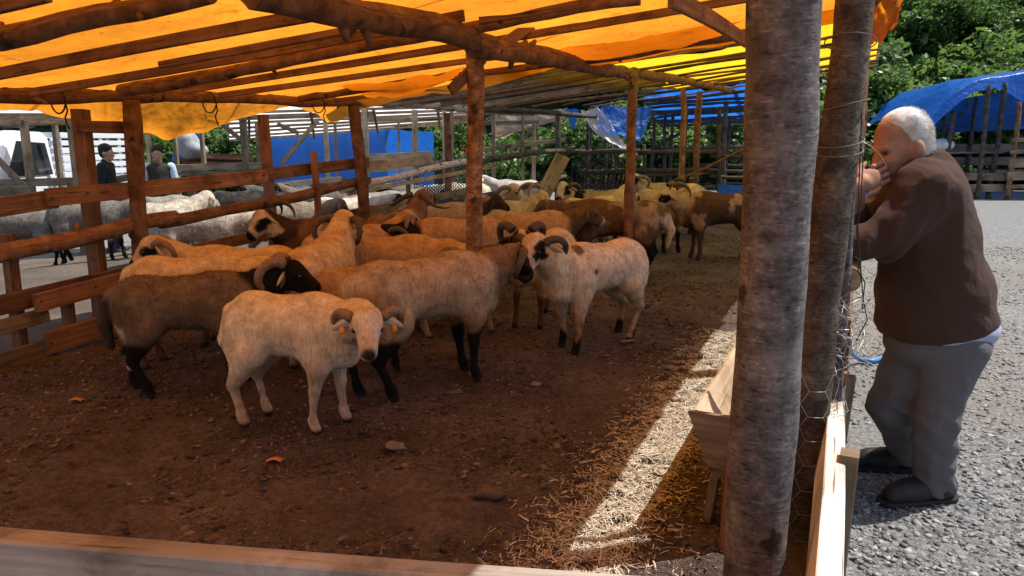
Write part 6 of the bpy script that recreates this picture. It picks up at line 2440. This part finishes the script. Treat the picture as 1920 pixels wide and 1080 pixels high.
def scatter_straw(name, P, L, mat, rng, w=.0022, lift=.35):
    n = len(P)
    th = rng.uniform(0, 6.28, n)
    el = rng.normal(0, lift, n) * .5
    d = np.stack([np.cos(th) * np.cos(el), np.sin(th) * np.cos(el), np.abs(np.sin(el))], -1)
    sd = np.stack([-np.sin(th), np.cos(th), rng.normal(0, .3, n)], -1)
    bend = rng.normal(0, .1, (n, 1)) * sd + np.array([0, 0, .06])
    L = np.asarray(L)[:, None]
    W = w * rng.uniform(.6, 1.5, (n, 1))
    a, m, b = P - d * L / 2, P + bend * L * .5, P + d * L / 2
    V = np.stack([a - sd * W, a + sd * W, m - sd * W, m + sd * W, b - sd * W * .6, b + sd * W * .6], 1).reshape(-1, 3)
    q = np.array([(0, 1, 3, 2), (2, 3, 5, 4)])
    F = (np.arange(n)[:, None, None] * 6 + q[None]).reshape(-1, 4)
    return link(name, np_mesh(name, V, F), M[mat], None)


def floor_z(x, y):
    p = np.stack([x, y, x * 0], -1)
    return floor_bump(p) + .04


rng = np.random.default_rng(5)


def pen_points(n, near=1.6):
    u = -3.6 + 13 * rng.random(n) ** near
    v = rng.uniform(.05, 4.8, n)
    x = ORG.x + UX * u + VX * v
    y = ORG.y + UY * u + VY * v
    k_ = fbm(np.stack([x, y, x * 0], -1), 2.2, 31, 3) + .12 * rng.random(n) > .5
    return x[k_], y[k_]


x, y = pen_points(110000, 1.9)
o = scatter_rocks("clods", np.stack([x, y, floor_z(x, y) + .002], -1), .0025 + .016 * rng.random(len(x)) ** 6, 'clods', rng)
tag(o, "small clods and pebbles trodden into the pen floor", kind="stuff")
x, y = pen_points(32000, 1.8)
o = scatter_straw("trampled_straw", np.stack([x, y, floor_z(x, y) + .006], -1), .012 + .07 * rng.random(len(x)) ** 3, 'darkstraw', rng, .0012)
tag(o, "bits of trampled straw on the pen floor", kind="stuff")
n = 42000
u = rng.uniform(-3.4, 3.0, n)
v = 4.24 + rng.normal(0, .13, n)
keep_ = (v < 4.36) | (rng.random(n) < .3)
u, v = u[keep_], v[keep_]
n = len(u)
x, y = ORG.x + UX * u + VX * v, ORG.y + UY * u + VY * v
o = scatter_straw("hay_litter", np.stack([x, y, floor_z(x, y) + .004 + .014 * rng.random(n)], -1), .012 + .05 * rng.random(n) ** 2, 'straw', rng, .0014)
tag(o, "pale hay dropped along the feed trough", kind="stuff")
# gravel stones of the yard
n = 120000
x = 1.25 + 7.5 * rng.random(n) ** 1.4
y = 1.2 + 9.5 * rng.random(n) ** 1.5
u_, v_ = (x - ORG.x) * UX + (y - ORG.y) * UY, (x - ORG.x) * VX + (y - ORG.y) * VY
ok = (v_ > 5.02) & (fbm(np.stack([x, y, x * 0], -1), 1.1, 77, 3) + .25 * rng.random(n) > .5)
x, y = x[ok], y[ok]
o = scatter_rocks("gravel", np.stack([x, y, 0 * x + .001], -1), .0025 + .015 * rng.random(len(x)) ** 5, 'stones', rng, .6)
tag(o, "loose grey gravel stones of the yard", kind="stuff")
# larger bits one can pick out on the pen floor
for (px, py, sz, mt, lb) in ((915, 955, .05, 'clods', "flat brown clod in the middle of the pen floor near the front board"), (850, 755, .035, 'clods', "dark clod right of the small white sheep"),
                             (1005, 735, .035, 'concrete', "pale stone lying left of the sunlit strip"), (742, 858, .035, 'concrete', "pale flat stone in front of the shaggy ram"),
                             (1175, 655, .04, 'concrete', "flat pale stone behind the white ram's hind hoof")):
    c = gp(px, py)
    me = ball_mesh((c.x, c.y, float(floor_z(np.array([c.x]), np.array([c.y]))[0]) + sz * .2), sz, 8, 6, (1.5, 1, .45))
    co = np.empty(len(me.vertices) * 3)
    me.vertices.foreach_get("co", co)
    co = co.reshape(-1, 3)
    co += (np.stack([vnoise(co, 22, 1), vnoise(co, 22, 2), vnoise(co, 22, 3)], -1) - .5) * sz * .9
    me.vertices.foreach_set("co", co.ravel())
    o = link("stone", me, M[mt], None)
    tag(o, lb, "stone")
for (px, py, lb) in ((147, 770, "orange peel scrap by the dark brown ram's hoof"), (517, 885, "orange peel scrap in front of the small white sheep")):
    c = gp(px, py)
    z = float(floor_z(np.array([c.x]), np.array([c.y]))[0])
    o = sheet("peel", (lambda s, t, c=c, z=z: np.stack([c.x + (s - .5) * .07, c.y + (t - .5) * .05, z + .012 + .012 * np.sin(s * 3.1) + .006 * np.sin(t * 5)], -1)), 8, 8, m_plain("orange_peel", (.45, .17, .05), .7))
    tag(o, lb, "peel")
